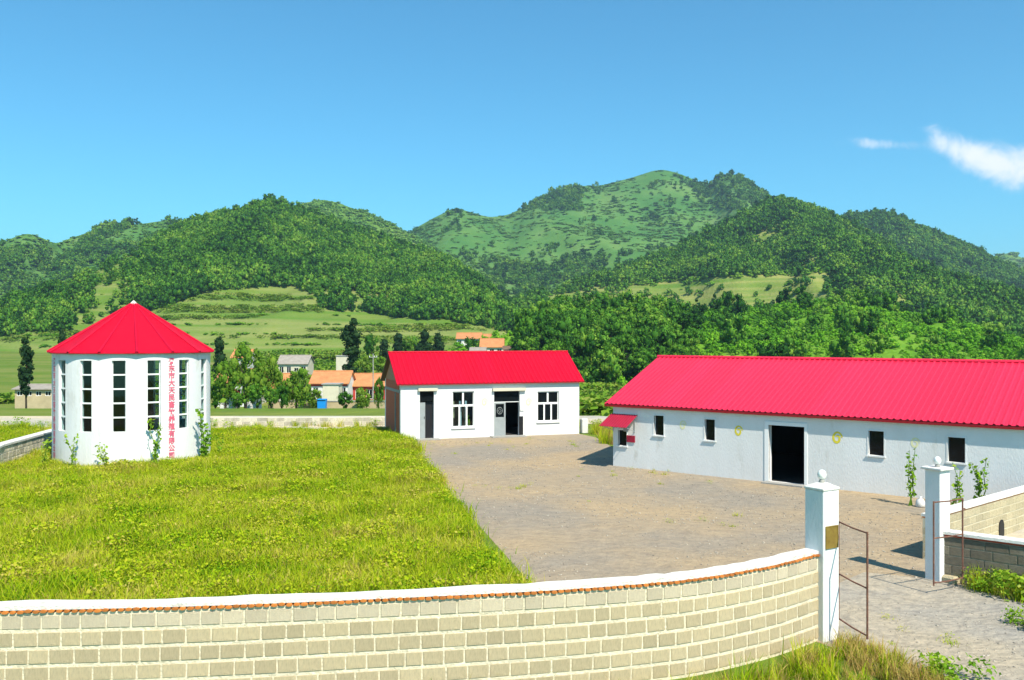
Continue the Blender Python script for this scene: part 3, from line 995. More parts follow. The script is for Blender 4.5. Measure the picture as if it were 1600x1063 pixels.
# ------------------------------------------------------------------ the lawn grass
def in_poly(x, y, poly):
    c = np.zeros(len(x), bool)
    j = len(poly) - 1
    for i in range(len(poly)):
        xi, yi = poly[i]; xj, yj = poly[j]
        c ^= ((yi > y) != (yj > y)) & (x < (xj - xi) * (y - yi) / (yj - yi + 1e-12) + xi)
        j = i
    return c


TOWER = (-15.44, 36.2); TR = 2.97
GRASS = source_coll('grass_source',
                    [blade_tuft('grass_tuft', np.random.default_rng(20 + i), 34, .32, .14, .010, M['grass'], .75) for i in range(4)] +
                    [weed_mesh('weed_tuft', np.random.default_rng(30 + i), 60, .28, .14, .019, M['grass']) for i in range(3)] +
                    [blade_tuft('dry_tuft', np.random.default_rng(40), 14, .36, .10, .008, M['grass_dry'], .6)])
n = 86000
r = np.random.default_rng(123)
y = 11.6 + (49.3 - 11.6) * r.random(n) ** .9
x = r.uniform(-31, 1.5, n)
ok = in_poly(x + r.normal(size=n) * .08 + .7 * (fbm(x / .9, y / .9, 84) - .5), y + r.normal(size=n) * .08, LAWN) & (x > -.62 * y - 2) & ((x - TOWER[0]) ** 2 + (y - TOWER[1]) ** 2 > (TR + .06) ** 2)
x, y = x[ok], y[ok]; k = len(x)
cl = fbm(x / 1.3, y / 1.3, 81); cl2 = fbm(x / .5, y / .5, 82)
s = .55 + .75 * cl + .35 * r.random(k)
idx = np.where(cl2 + .25 * (r.random(k) - .5) > .63, r.integers(4, 7, k), r.integers(0, 4, k))
idx = np.where(r.random(k) < .055, 7, idx)
scatter('tall_grass', 'tall yellowish green grass filling the lawn beside the yard', 'grass', np.stack([x, y, np.full(k, .008)], -1),
        np.stack([r.normal(size=k) * .12, r.normal(size=k) * .12, r.random(k) * 6.28], -1), np.stack([s, s, s * (.8 + .5 * cl)], -1), idx, GRASS)


# loose stones and a few stray tufts on the dirt yard and drive
def pebble(seed):
    rr = np.random.default_rng(seed)
    V_, Q_ = ico_core(rr, np.array([1, .8, .55]), 0, 6, 4)
    return np_mesh('pebble', V_, Q_, M['pebble'], smooth=False)


PEBBLE = source_coll('pebble_source', [pebble(600 + i) for i in range(4)])
YARDP = [(1.3, 13.3), (4.8, 14.9), (5.6, 12.6), (9.9, 12.6), (9.2, 17.8), (9.0, 18.8), (12.5, 23.2), (5.0, 34.5), (3.4, 44.0), (-5.0, 43.0)]
n = 16000
x = r.uniform(-6, 13, n); y = 12.5 + 31 * r.random(n) ** 1.5
ok = in_poly(x, y, YARDP) & (fbm(x / 2.5, y / 2.5, 91) + .25 * r.random(n) > .56)
x, y = x[ok], y[ok]; k = len(x)
s = .007 + .022 * r.random(k) ** 4 + .0003 * y
scatter('loose_gravel', 'loose small stones lying on the dirt yard and drive', 'gravel', np.stack([x, y, np.full(k, .011)], -1), np.stack([0 * s, 0 * s, r.random(k) * 6.28], -1), np.stack([s, s, s], -1), r.integers(0, 4, k), PEBBLE)
n = 500
x = r.uniform(-6, 13, n); y = 12.5 + 31 * r.random(n)
ok = in_poly(x, y, YARDP) & (fbm(x / 3, y / 3, 95) > .60)
x, y = x[ok], y[ok]; k = len(x); s = .25 + .35 * r.random(k)
scatter('yard_weeds', 'small stray weeds growing in the dirt yard', 'weeds', np.stack([x, y, np.full(k, .006)], -1), np.stack([0 * s, 0 * s, r.random(k) * 6.28], -1), np.stack([s, s, s * .7], -1), r.integers(0, 7, k), GRASS)


# ------------------------------------------------------------------ block walls
def path_pts(pts, step):
    P_ = [Vector((p[0], p[1], 0)) for p in pts]
    L = [0]
    for a, b in zip(P_[:-1], P_[1:]):
        L.append(L[-1] + (b - a).length)
    def f(s):
        s = max(0, min(L[-1], s))
        for i in range(len(P_) - 1):
            if s <= L[i + 1] or i == len(P_) - 2:
                t = (s - L[i]) / max(1e-9, L[i + 1] - L[i])
                p = P_[i].lerp(P_[i + 1], t); d = (P_[i + 1] - P_[i]).normalized()
                return p, d
    return f, L[-1]


def smooth_path(pts, n=60):
    """Catmull-Rom through the points"""
    out = []
    P_ = [Vector((*p, 0)) for p in pts]
    P_ = [P_[0] * 2 - P_[1]] + P_ + [P_[-1] * 2 - P_[-2]]
    m = len(pts) - 1
    for i in range(m):
        for k in range(n // m):
            t = k / (n // m)
            a, b, c, d = P_[i:i + 4]
            q = .5 * ((2 * b) + (c - a) * t + (2 * a - 5 * b + 4 * c - d) * t * t + (3 * b - a - 3 * c + d) * t ** 3)
            out.append((q.x, q.y))
    out.append(pts[-1])
    return out


def ribbon(pts, t, z0, z1, over=0.0, jitter=None):
    """a wall-like strip along a path, thickness t"""
    mb = MB()
    n = len(pts)
    vs_ = []
    for i in range(n):
        a = Vector((*pts[max(0, i - 1)], 0)); b = Vector((*pts[min(n - 1, i + 1)], 0))
        d = (b - a).normalized(); nrm = Vector((-d.y, d.x, 0))
        p = Vector((*pts[i], 0))
        j = jitter[i] if jitter is not None else 0
        for sgn, z in ((-1, z0), (1, z0), (1, z1 + j), (-1, z1 + j)):
            q = p + nrm * sgn * t / 2
            vs_.append((q.x, q.y, z))
    fs = []
    for i in range(n - 1):
        for k in range(4):
            fs.append((i * 4 + k, i * 4 + (k + 1) % 4, i * 4 + 4 + (k + 1) % 4, i * 4 + 4 + k))
    fs.append((3, 2, 1, 0)); e = (n - 1) * 4; fs.append((e, e + 1, e + 2, e + 3))
    return mb.add(vs_, fs)


def block_wall(name, label, pts, height, t, bl, bh, joint, mb_mat, mo_mat, rows=None, top_mat=None, seed=0, cat='wall', limit=300, view=None, vary=.25, part='block', bond=.5):
    rr = random.Random(seed)
    o0 = Vector((*pts[0], 0))
    root = empty(name, o0)
    tag(root, label, cat)
    rel = [(p[0] - pts[0][0], p[1] - pts[0][1]) for p in pts]
    ribbon(rel, t, -.05, height).build('mortar', mo_mat, root)
    f, L = path_pts(rel, .1)
    me = MB().cbox(1, 1, 1, .5).mesh('tmp', mb_mat)  # placeholder, replaced per row material below
    bpy.data.meshes.remove(me)
    nrow = rows or int(height / (bh + joint))
    top = height - joint * .6
    base_me = {}
    spec = []
    for rw in range(nrow):
        z1 = top - rw * (bh + joint); z0 = z1 - bh
        s = -(bl * bond * rr.uniform(.6, 1.4) if rw % 2 else 0) + rr.uniform(-.04, .04)
        while s < L:
            l = bl * (1 + rr.uniform(-vary, vary))
            a, b = max(0, s), min(L, s + l)
            if b - a > .06:
                spec.append((rw, a, b, z0, z1))
            s += l + joint * .45
    for (rw, a, b, z0, z1) in spec:
        m_ = top_mat if (rw == 0 and top_mat) else mb_mat
        key = (m_.name, rr.randrange(3))
        if key not in base_me:
            base_me[key] = MB().cbox(1, 1, 1, .035).mesh(part, m_)
            for v in base_me[key].vertices:
                v.co += Vector((rr.uniform(-.012, .012), 0, rr.uniform(-.012, .012)))
        p, d = f((a + b) / 2)
        link(part, base_me[key], root, (p.x, p.y, z0), (0, 0, math.atan2(d.y, d.x)), (b - a, t + .016 + rr.uniform(0, .012), z1 - z0))
    return root, f, L


WALLP = smooth_path([(-9.4, 11.33), (-8.0, 11.45), (-6.67, 11.57), (-4.65, 11.72), (-2.59, 11.98), (.22, 12.44), (1.85, 12.83), (2.86, 13.2), (4.01, 13.86), (4.99, 14.62)], 63)
WALLP = [(p[0], p[1] + .12) for p in WALLP]
fw, wf, wL = block_wall('block_wall', 'long curved tan block wall with white coping in the foreground', WALLP, 1.40, .24, .262, .180, .048, M['block'], M['mortar'], rows=6, top_mat=M['block_grey'], seed=4, vary=.2)
rel = [(p[0] - WALLP[0][0], p[1] - WALLP[0][1]) for p in WALLP]
rj = random.Random(2)
ribbon(rel, .265, 1.442, 1.49, jitter=[rj.uniform(-.014, .012) for _ in rel]).build('coping', M['cap_white'], fw)
tile_me = MB().tube([(0, -.155, 0), (0, .14, 0)], .034, 8).mesh('clay_tile', M['terracotta'])
k = 0
s = .05
while s < wL - .03:
    p, d = wf(s)
    link('clay_tile', tile_me, fw, (p.x, p.y, 1.425 + rj.uniform(-.008, .008)), (0, 0, math.atan2(d.y, d.x)), (1.25 + rj.uniform(-.15, .25), 1 + rj.uniform(-.04, .04), .62))
    s += .098


# ------------------------------------------------------------------ gate pillars and gates
def pillar(label, loc, rz, w, h, capw, plaque=False, foot=False):
    root = empty('gate_pillar', loc, rz)
    tag(root, label, 'pillar')
    MB().cbox(w, w, h, .012, (0, 0, -.05)).build('shaft', M['white'], root)
    if capw > w + .1:
        MB().cbox(capw, capw, .05, .01, (0, 0, h - .05)).build('cap', M['cap_white'], root)
        zt = h
    else:
        mb = MB().cbox(capw, capw, .045, .01, (0, 0, h - .052))
        q = capw / 2 - .01
        mb.add([(-q, -q, h - .012), (q, -q, h - .012), (q, q, h - .012), (-q, q, h - .012), (-.06, -.06, h + .06), (.06, -.06, h + .06), (.06, .06, h + .06), (-.06, .06, h + .06)],
               [(0, 1, 5, 4), (1, 2, 6, 5), (2, 3, 7, 6), (3, 0, 4, 7), (4, 5, 6, 7)])
        mb.build('cap', M['cap_white'], root)
        zt = h + .055
    lamp = MB().lathe([(.072 * math.sin(a) + .001, zt + .130 - .085 * math.cos(a)) for a in np.linspace(0.05, math.pi - .02, 14)], 20).build('lamp_globe', M['globe'], root, True)
    MB().lathe([(.05, zt - .01), (.05, zt + .02), (.035, zt + .055)], 14).build('lamp_neck', M['concrete'], lamp, True)
    if plaque:
        pl = MB().cbox(.30, .02, .37, .006, (.0, -w / 2 - .006, 1.53)).build('plaque', M['brass'], root)
        MB().box(-.15, .15, -w / 2 - .022, -w / 2 - .017, 1.53, 1.545).box(-.15, .15, -w / 2 - .022, -w / 2 - .017, 1.885, 1.90).box(-.15, -.138, -w / 2 - .0215, -w / 2 - .0165, 1.545, 1.885).box(.138, .15, -w / 2 - .0215, -w / 2 - .0165, 1.545, 1.885).build('plaque_rim', M['brass'], pl)
    if foot:
        mb = MB().cbox(.34, .3, .17, .04, (.05, -.30, -.02))
        mb.build('foot_stone', M['block_pale'], root)
    return root


pillar('white square gate pillar with a brass plaque at the end of the block wall', (5.17, 14.80, 0), math.radians(31), .385, 2.53, .41, plaque=True)
pillar('white square gate pillar with a wide flat cap beside the dark block wall', (8.80, 18.35, 0), math.radians(31), .34, 2.33, .46, foot=True)


def gate(label, a, b, zb, zt, mids, wires=False):
    a = Vector(a); b = Vector(b)
    root = empty('gate_leaf', (a.x, a.y, 0))
    tag(root, label, 'gate')
    d = b - a; d.z = 0
    r0 = .017
    MB().tube([(0, 0, zb), (0, 0, zt)], r0, 8).build('post', M['rust'], root)
    MB().tube([(d.x, d.y, zb - .05), (d.x, d.y, zt + .02)], r0, 8).build('post', M['rust'], root)
    for z in [zb] + mids + [zt]:
        MB().tube([(0, 0, z), (d.x * .5, d.y * .5, z - .012), (d.x, d.y, z)], .014, 8).build('rail', M['rust'], root)
    for z in (zb + .2, zt - .2):
        MB().tube([(-.07 * d.x / d.length, -.07 * d.y / d.length, z), (0.0, 0, z)], .016, 6).build('hinge', M['rust'], root)
    return root


gate('rusty open gate leaf hung on the pillar with the plaque', (5.47, 14.86, 0), (5.60, 13.98, 0), .30, 1.92, [1.05])
gate('rusty open gate leaf standing in front of the far gate pillar', (8.95, 17.62, 0), (8.20, 17.25, 0), .23, 1.80, [1.10])

# the pen walls beyond the gate
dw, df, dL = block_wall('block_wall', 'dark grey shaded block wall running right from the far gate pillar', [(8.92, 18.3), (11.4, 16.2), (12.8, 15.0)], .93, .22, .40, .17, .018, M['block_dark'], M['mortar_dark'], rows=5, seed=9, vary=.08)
relp = [(0, 0), (11.4 - 8.92, 16.2 - 18.3), (12.8 - 8.92, 15 - 18.3)]
ribbon(relp, .25, .935, .975).build('clay_trim', M['red_trim'], dw)
ribbon(relp, .32, .978, 1.035).build('coping', M['cap_white'], dw)
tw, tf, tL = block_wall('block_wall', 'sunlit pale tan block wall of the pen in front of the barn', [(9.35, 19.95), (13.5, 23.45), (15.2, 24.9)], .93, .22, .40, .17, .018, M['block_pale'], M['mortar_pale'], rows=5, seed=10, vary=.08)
relp = [(0, 0), (13.5 - 9.35, 23.45 - 19.95), (15.2 - 9.35, 24.9 - 19.95)]
ribbon(relp, .25, .935, .965).build('clay_trim', M['terracotta'], tw)
ribbon(relp, .30, .968, 1.03).build('coping', M['cap_white'], tw)
# flat black plate paints the dark of a low arched hole in that wall
p, d = tf(3.72)
nrm = Vector((d.y, -d.x, 0))
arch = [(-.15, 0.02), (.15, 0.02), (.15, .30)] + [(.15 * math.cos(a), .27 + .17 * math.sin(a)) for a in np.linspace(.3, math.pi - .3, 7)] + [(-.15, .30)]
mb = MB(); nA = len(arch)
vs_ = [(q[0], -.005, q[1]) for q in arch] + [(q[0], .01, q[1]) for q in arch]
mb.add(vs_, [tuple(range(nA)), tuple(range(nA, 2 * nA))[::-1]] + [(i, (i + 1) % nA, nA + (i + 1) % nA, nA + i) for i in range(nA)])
mb.build('arch_shade', M['black'], tw, loc=(p.x + nrm.x * .135, p.y + nrm.y * .135, 0), rot=(0, 0, math.atan2(d.y, d.x)))
tag(MB().cbox(1.5, .75, .10, .02).build('feeding_slab', M['concrete'], None, loc=(11.55, 20.75, 0), rot=(0, 0, math.atan2(3.5, 4.15))), 'grey concrete slab on the ground below the pale pen wall', 'slab')
tag(MB().cbox(.9, .5, .42, .05).build('trough', M['cap_white'], None, loc=(11.95, 20.15, 0), rot=(0, 0, .6)), 'white trough standing inside the pen behind the dark wall', 'trough')

# stone wall at the left, running up to the tower
block_wall('stone_wall', 'low pale stone wall running up to the tower at the left edge', [(-17.6, 27.5), (-19.55, 33.8), (-20.3, 39.4)], .86, .34, .42, .22, .03, M['stone'], M['mortar_stone'], rows=3, seed=14, part='stone', vary=.3)
stw = [o for o in COL.objects if o.name == 'stone_wall'][0]
ribbon([(0, 0), (-1.95, 6.3), (-2.7, 11.9)], .44, .868, .945, jitter=None).build('coping', M['cap_white'], stw)


# ------------------------------------------------------------------ building helpers
def holed_wall(L, Hh, t, ops, zb=0.0):
    """wall in the x-z plane, front at y=0, back at y=t, with rectangular openings (x0,x1,z0,z1)"""
    xs_ = sorted({0, L, *[o[0] for o in ops], *[o[1] for o in ops]})
    zs_ = sorted({zb, Hh, *[o[2] for o in ops], *[o[3] for o in ops]})
    def hole(i, j):
        if i < 0 or j < 0 or i >= len(xs_) - 1 or j >= len(zs_) - 1:
            return None
        cx, cz = (xs_[i] + xs_[i + 1]) / 2, (zs_[j] + zs_[j + 1]) / 2
        return any(o[0] < cx < o[1] and o[2] < cz < o[3] for o in ops)
    mb = MB()
    for i in range(len(xs_) - 1):
        for j in range(len(zs_) - 1):
            if hole(i, j):
                continue
            a, b, c, d = xs_[i], xs_[i + 1], zs_[j], zs_[j + 1]
            mb.add([(a, 0, c), (b, 0, c), (b, 0, d), (a, 0, d)], [(0, 1, 2, 3)])
            mb.add([(a, t, c), (b, t, c), (b, t, d), (a, t, d)], [(3, 2, 1, 0)])
            for (di, dj, q) in ((-1, 0, [(a, 0, c), (a, 0, d), (a, t, d), (a, t, c)]), (1, 0, [(b, 0, c), (b, t, c), (b, t, d), (b, 0, d)]),
                                (0, -1, [(a, 0, c), (a, t, c), (b, t, c), (b, 0, c)]), (0, 1, [(a, 0, d), (b, 0, d), (b, t, d), (a, t, d)])):
                if hole(i + di, j + dj) is not False:
                    mb.add(q, [(0, 1, 2, 3)])
    return mb


def sheet_mesh(name, w, ln, pitch, rh, m_, th=.012):
    """ribbed metal sheet: x across, y up the slope, z off the slope"""
    prof = []
    n = max(1, round(w / pitch)); pt = w / n
    for i in range(n):
        x0 = i * pt
        prof += [(x0, 0), (x0 + pt * .52, 0), (x0 + pt * .64, rh), (x0 + pt * .86, rh)]
    prof.append((w, 0))
    mb = MB(); k = len(prof)
    vs_ = [(x, 0, z) for x, z in prof] + [(x, ln, z) for x, z in prof] + [(x, 0, z - th) for x, z in prof] + [(x, ln, z - th) for x, z in prof]
    fs = []
    for i in range(k - 1):
        fs += [(i, i + 1, k + i + 1, k + i), (2 * k + i + 1, 2 * k + i, 3 * k + i, 3 * k + i + 1), (i + 1, i, 2 * k + i, 2 * k + i + 1)]
    mb.add(vs_, fs)
    return mb.mesh(name, m_)


def gable_roof(root, L, D, ze, zr, oe, og, sw, pitch, rh, m_sheet, m_trim, ridge_r=.05, fz=.10):
    sl = (zr - ze) / (D / 2)
    ang = math.atan(sl)
    y0, z0 = -oe, ze - oe * sl
    ln = math.hypot(D / 2 + oe, zr - z0)
    th = .06
    deck = MB()
    for s in (1, -1):
        yy = lambda y: y if s > 0 else D - y
        pol = [(y0, z0), (D / 2, zr), (D / 2, zr - th), (y0, z0 - th)]
        vs_ = [(x, yy(y), z) for x in (-og, L + og) for (y, z) in pol]
        fs = [(0, 1, 5, 4), (1, 2, 6, 5), (2, 3, 7, 6), (3, 0, 4, 7), (0, 3, 2, 1), (4, 5, 6, 7)]
        if s < 0:
            fs = [f[::-1] for f in fs]
        deck.add(vs_, fs)
    roof = deck.build('roof', m_trim, root)
    n = max(1, round((L + 2 * og) / sw)); w = (L + 2 * og) / n
    me = sheet_mesh('roof_sheet', w - .004, ln + .03, pitch, rh, m_sheet)
    off = .022
    for i in range(n):
        link('roof_sheet', me, roof, (-og + i * w, y0 - .03 * math.cos(ang) - off * math.sin(ang), z0 - .03 * math.sin(ang) + off * math.cos(ang)), (ang, 0, 0))
    me2 = sheet_mesh('back_roof_sheet', L + 2 * og, ln + .03, pitch, rh, m_sheet)
    link('back_roof_sheet', me2, roof, (L + og, D - y0 + .03 * math.cos(ang) + off * math.sin(ang), z0 - .03 * math.sin(ang) + off * math.cos(ang)), (ang, 0, math.pi))
    MB().tube([(-og - .01, D / 2, zr + .045), (L + og + .01, D / 2, zr + .045)], ridge_r, 8).build('ridge_cap', m_sheet, roof)
    MB().box(-og, L + og, y0 - .028, y0 + .01, z0 - fz, z0 - .004).build('fascia', M['red_dark'] if m_trim is not M['concrete'] else m_trim, roof)
    return roof


def shell(root, L, D, Hh, zr, t, m_wall, m_gable_l=None, m_gable_r=None):
    """back wall, two gable ends and a floor for a gabled building; the front wall is made separately"""
    MB().box(0, L, D - t, D, -.05, Hh).build('back_wall', m_wall, root)
    for (xa, xb, gm) in ((0, t, m_gable_l), (L - t, L, m_gable_r)):
        MB().box(xa, xb, t + .002, D - t - .002, -.05, Hh).build('end_wall', gm[0] if gm else m_wall, root)
        MB().prism([(0.0, Hh + .002), (D, Hh + .002), (D / 2, zr - .07)], 0, xa + (.004 if xa == 0 else 0), xb).build('gable', gm[1] if gm else m_wall, root)
    MB().box(t, L - t, t, D - t, .01, .03).build('floor', M['room_shade'], root)


def swirl(root, s, z, hgt, m_, turns=1.35, wid=.75):
    mb = MB()
    n = 26
    pts_ = []
    for i in range(n):
        t = i / (n - 1)
        a = math.pi * .95 - t * turns * 2 * math.pi
        rr = hgt / 2 * (1 - .72 * t)
        pts_.append((s + rr * wid * math.cos(a + math.pi), z + rr * math.sin(a + math.pi) * -1 if False else z + rr * math.sin(a)))
    vs_ = []
    for i in range(n):
        a = Vector(pts_[max(0, i - 1)]); b = Vector(pts_[min(n - 1, i + 1)])
        d = (b - a).normalized(); nn = Vector((-d.y, d.x)); w = hgt * .10 * (1 - .45 * abs(2 * i / (n - 1) - 1))
        for q in (Vector(pts_[i]) - nn * w, Vector(pts_[i]) + nn * w):
            vs_.append((q.x, -.005, q.y))
    mb.add(vs_, [(2 * i, 2 * i + 1, 2 * i + 3, 2 * i + 2) for i in range(n - 1)])
    return mb.build('painted_swirl', m_, root)


def window_trim(root, x0, x1, z0, z1, w=.05, proud=.03, m_=None):
    m_ = m_ or M['white_clean']
    fr = MB()
    fr.box(x0 - w, x1 + w, -proud, .05, z1, z1 + w)
    fr.box(x0 - w, x0, -proud + .003, .05, z0, z1)
    fr.box(x1, x1 + w, -proud + .003, .05, z0, z1)
    o = fr.build('window', m_, root)
    MB().box(x0 - w * 1.3, x1 + w * 1.3, -proud - .035, .05, z0 - w * 1.2, z0 - .002).build('sill', m_, o)
    return o


# ------------------------------------------------------------------ the long barn
BO = (3.95, 34.65); BA = math.radians(-38.7)
barn = empty('barn', (*BO, 0), BA)
tag(barn, 'long white walled barn with a red ribbed metal roof at the right', 'barn')
BL, BD, BH = 18.5, 8.1, 2.43
BRZ = 4.15


def bw(px, py):
    return on_wall(BO, BA, px, py)


ops = []
wins = [((1022, 649), (1037, 681)), ((1101, 655), (1117, 689)), ((1357, 673), (1381, 713)), ((1481, 683), (1508, 724))]
wrect = []
for a, b in wins:
    s0, z1 = bw(*a); s1, z0 = bw(*b)
    wrect.append((s0, s1, z0, z1))
d0, dz1 = bw(1201, 664); d1, _ = bw(1257, 700)
door = (d0, d1, 0.02, dz1)
shopw = (.22, .62, .82, 1.42)
extra = (15.6, 16.4, wrect[3][2], wrect[3][3])
wrect.append(extra)
holed_wall(BL, BH, .26, wrect + [door, shopw], -.05).build('front_wall', M['white'], barn)
shell(barn, BL, BD, BH, BRZ, .26, M['white'])
gable_roof(barn, BL, BD, BH + .05, BRZ, .14, .30, 1.0, .20, .035, M['red_barn'], M['red_dark'], .07)
MB().box(.27, BL - .27, BD - .30, BD - .27, .03, BH).box(.27, BL - .27, .262, .266, BH - .08, BH).build('shade_lining', M['room_shade'], barn)  # shade of the barn interior put into the colour
MB().box(.27, BL - .27, .27, BD - .31, BH - .06, BH - .03).build('ceiling', M['room_shade'], barn)
for q in wrect:
    w_ = window_trim(barn, *q, w=.04, proud=.015, m_=M['white'])
    MB().box(q[0] + .002, q[1] - .002, .13, .14, q[2] + .002, q[3] - .002).build('pane', M['dark_glass'], w_)
fr = MB()
fr.box(d0 - .14, d0, -.025, .10, .0, dz1 + .12).box(d1, d1 + .10, -.025, .10, 0, dz1 + .12).box(d0, d1, -.022, .10, dz1, dz1 + .12)
fr.build('door_frame', M['white_clean'], barn)
MB().box(d0 - .1, d1 + .08, -.42, -.03, 0, .05).build('threshold', M['concrete'], barn)
for (px, py, hgt, m_) in ((1154, 674, .40, 'yellow_paint'), (1308, 685, .44, 'yellow_paint'), (1067, 665, .36, 'yellow_pale'), (1430, 693, .36, 'yellow_pale')):
    s, z = bw(px, py)
    swirl(barn, s, z, hgt, M[m_])
# shop window with its little awning at the far end of the barn
w_ = window_trim(barn, *shopw, w=.04, proud=.02)
MB().box(shopw[0] + .002, shopw[1] - .002, .13, .14, shopw[2] + .002, shopw[3] - .002).build('pane', M['dark_glass'], w_)
aw = MB()
me_ = sheet_mesh('awning_sheet', 1.20, .95, .11, .02, M['red_faded'])
a_ = link('awning', me_, barn, (-.10, -.86, 1.62), (math.radians(26), 0, 0))
for xx in (0.0, .98):
    MB().tube([(xx, -.01, 1.40), (xx, -.78, 1.635)], .014, 6).tube([(xx, -.015, 1.36), (xx, -.015, 2.0)], .014, 6).build('awning_bracket', M['steel_grey'], a_)
    # brackets were laid out in barn space
for ch in a_.children:
    ch.parent = barn
MB().cbox(.36, .03, .26, .005, (.82, -.03, .98)).build('notice_board', M['red_faded'], barn)
MB().cbox(.22, .05, .22, .02, (.60, -.04, 1.38)).build('meter_box', M['steel_grey'], barn)

# ------------------------------------------------------------------ the office
OO = (-5.44, 43.3); OA = math.radians(18)
office = empty('office', (*OO, 0), OA)
tag(office, 'small white building with a plain red roof and brick gable end', 'building')
OL, _ = on_wall(OO, OA, 905, 680)
OD, OH, ORZ = 4.4, 2.84, 4.22


def ow(px, py):
    return on_wall(OO, OA, px, py)


def orect(a, b, z0=None):
    s0, z1 = ow(*a); s1, zz = ow(*b)
    return (s0, s1, zz if z0 is None else z0, z1)


D1 = orect((656, 612), (678, 680), .03); D2 = orect((772, 612), (812, 680), .03)
W1 = orect((707, 612), (741, 667)); W2 = orect((840, 612), (873, 658))
holed_wall(OL, OH, .26, [D1, D2, W1, W2], -.05).build('front_wall', M['white'], office)
gm = (M['brick_dark'], M['brick_gable'])
shell(office, OL, OD, OH, ORZ, .26, M['white'], gm, gm)
gable_roof(office, OL, OD, OH, ORZ, .16, .22, .92, .23, .022, M['red'], M['roof_brown'], .045, fz=.06)
MB().box(-.012, -.001, .05, OD - .02, 2.28, 2.42).build('end_beam', M['concrete'], office)
MB().box(-.05, -.002, 1.2, 1.3, .3, 2.25).build('drain_pipe', M['concrete'], office)
MB().box(.27, OL - .27, OD - .30, OD - .27, .03, OH - .1).box(.28, OL - .28, .28, OD - .31, OH - .06, OH - .03).build('shade_lining', M['room_shade'], office)  # near-black faces paint the dim office interior


def office_window(q, pane_m):
    x0, x1, z0, z1 = q
    zt = z1 - (z1 - z0) * .40
    g = .035
    fr = MB()
    fr.box(x0, x1, .07, .13, z0, z0 + .05).box(x0, x1, .07, .13, z1 - .05, z1).box(x0, x0 + .045, .072, .128, z0 + .05, z1 - .05).box(x1 - .045, x1, .072, .128, z0 + .05, z1 - .05)
    fr.box(x0 + .045, x1 - .045, .074, .126, zt - .05, zt + .05)
    fr.box((x0 + x1) / 2 - .045, (x0 + x1) / 2 + .045, .076, .124, zt + .05, z1 - .05)
    for k_ in (1, 2):
        xm = x0 + (x1 - x0) * k_ / 3
        fr.box(xm - .04, xm + .04, .076, .124, z0 + .05, zt - .05)
    o = fr.build('window', M['white_clean'], office)
    for a, b, c, d in [(x0 + .045, (x0 + x1) / 2 - .045, zt + .05, z1 - .05), ((x0 + x1) / 2 + .045, x1 - .045, zt + .05, z1 - .05)] + \
            [(x0 + (x1 - x0) * k_ / 3 + .04, x0 + (x1 - x0) * (k_ + 1) / 3 - .04, z0 + .05, zt - .05) for k_ in range(3)]:
        MB().box(a, b, .095, .103, c, d).build('pane', pane_m, o)
    MB().box(x0 - .06, x1 + .06, -.07, .06, z0 - .07, z0 - .002).build('sill', M['white_clean'], o)
    return o


o1 = office_window(W1, M['glass']); office_window(W2, M['dark_glass'])
x0, x1, z0, z1 = W1
MB().box(x0 - .05, x1 + .05, .75, .77, .0, OH - .1).build('shade_screen', M['room_shade'], office)  # dark sheet stands for the unlit room behind the glass
MB().box(x0 + .03, x0 + .17, .30, .32, z0 + .45, z1 - .5).build('curtain', M['house_tan'], o1)
MB().box(x0 + .42, x0 + .54, .30, .32, z0 + .05, z1 - .5).build('curtain', M['curtain'], o1)
MB().box(x0 + .72, x0 + .82, .30, .32, z0 + .05, z1 - .5).build('curtain', M['curtain'], o1)
for q in (D1, D2):
    MB().box(q[0] - .10, q[1] + (.30 if q is D2 else .16), -.16, .02, q[3] + .03, q[3] + .17).build('door_lintel', M['house_cream'], office)
    MB().box(q[0] - .22, q[1] + .22, -.5, -.002, -.03, .05).build('door_step', M['concrete'], office)
# left door: narrow, half open, with a dark transom
x0, x1, z0, z1 = D1
d = MB().box(x0 + .02, x0 + .28, .06, .10, z0, z1 - .55).build('door', M['steel_grey'], office)
MB().box(x0 + .22, x0 + .25, .04, .06, 1.0, 1.12).build('handle', M['black'], d)
MB().box(x0 + .02, x1 - .02, .07, .09, z1 - .5, z1 - .03).build('transom_pane', M['dark_glass'], office)
MB().box(x0 + .30, x1 - .02, .20, .22, z0, z1 - .55).build('door_curtain', M['black'], office)  # flat black sheet paints the shade in the open half of the doorway
# right door: grey leaf with a round ornament in its upper panel, open doorway beside it
x0, x1, z0, z1 = D2
xm = x0 + (x1 - x0) * .46
zt = z1 - .56
d = MB().box(x0 + .02, xm, .06, .10, z0, zt - .75).box(x0 + .02, x0 + .10, .06, .10, zt - .75, zt).box(xm - .08, xm, .06, .10, zt - .75, zt).box(x0 + .10, xm - .08, .06, .10, zt - .08, zt).build('door', M['steel_grey'], office)
MB().box(x0 + .1, xm - .08, .09, .098, zt - .75, zt - .08).build('door_pane', M['dark_glass'], d)
cx, cz = (x0 + .1 + xm - .08) / 2, zt - .42
ring = MB()
ring.tube([(cx + .14 * math.cos(a), .075, cz + .17 * math.sin(a)) for a in np.linspace(0, 2 * math.pi, 21)], .014, 6, False)
ring.tube([(cx, .075, cz - .1), (cx + .08, .075, cz), (cx, .075, cz + .1), (cx - .08, .075, cz), (cx, .075, cz - .1)], .013, 6, False)
ring.build('door_ornament', M['steel_grey'], d)
MB().box(x0 + .02, x1 - .02, .10, .115, zt + .03, z1 - .03).build('transom_pane', M['dark_glass'], office)
MB().box(x0, x1, .075, .125, zt, zt + .03).build('transom_rail', M['white_clean'], office)
MB().box(x1 - .04, x1 + .17, -.05, -.02, .06, 1.0).build('door_leaf', M['black'], office)
MB().cbox(.20, .04, .30, .01, (x1 + .12, -.03, 1.28)).build('post_box', M['white_clean'], office)
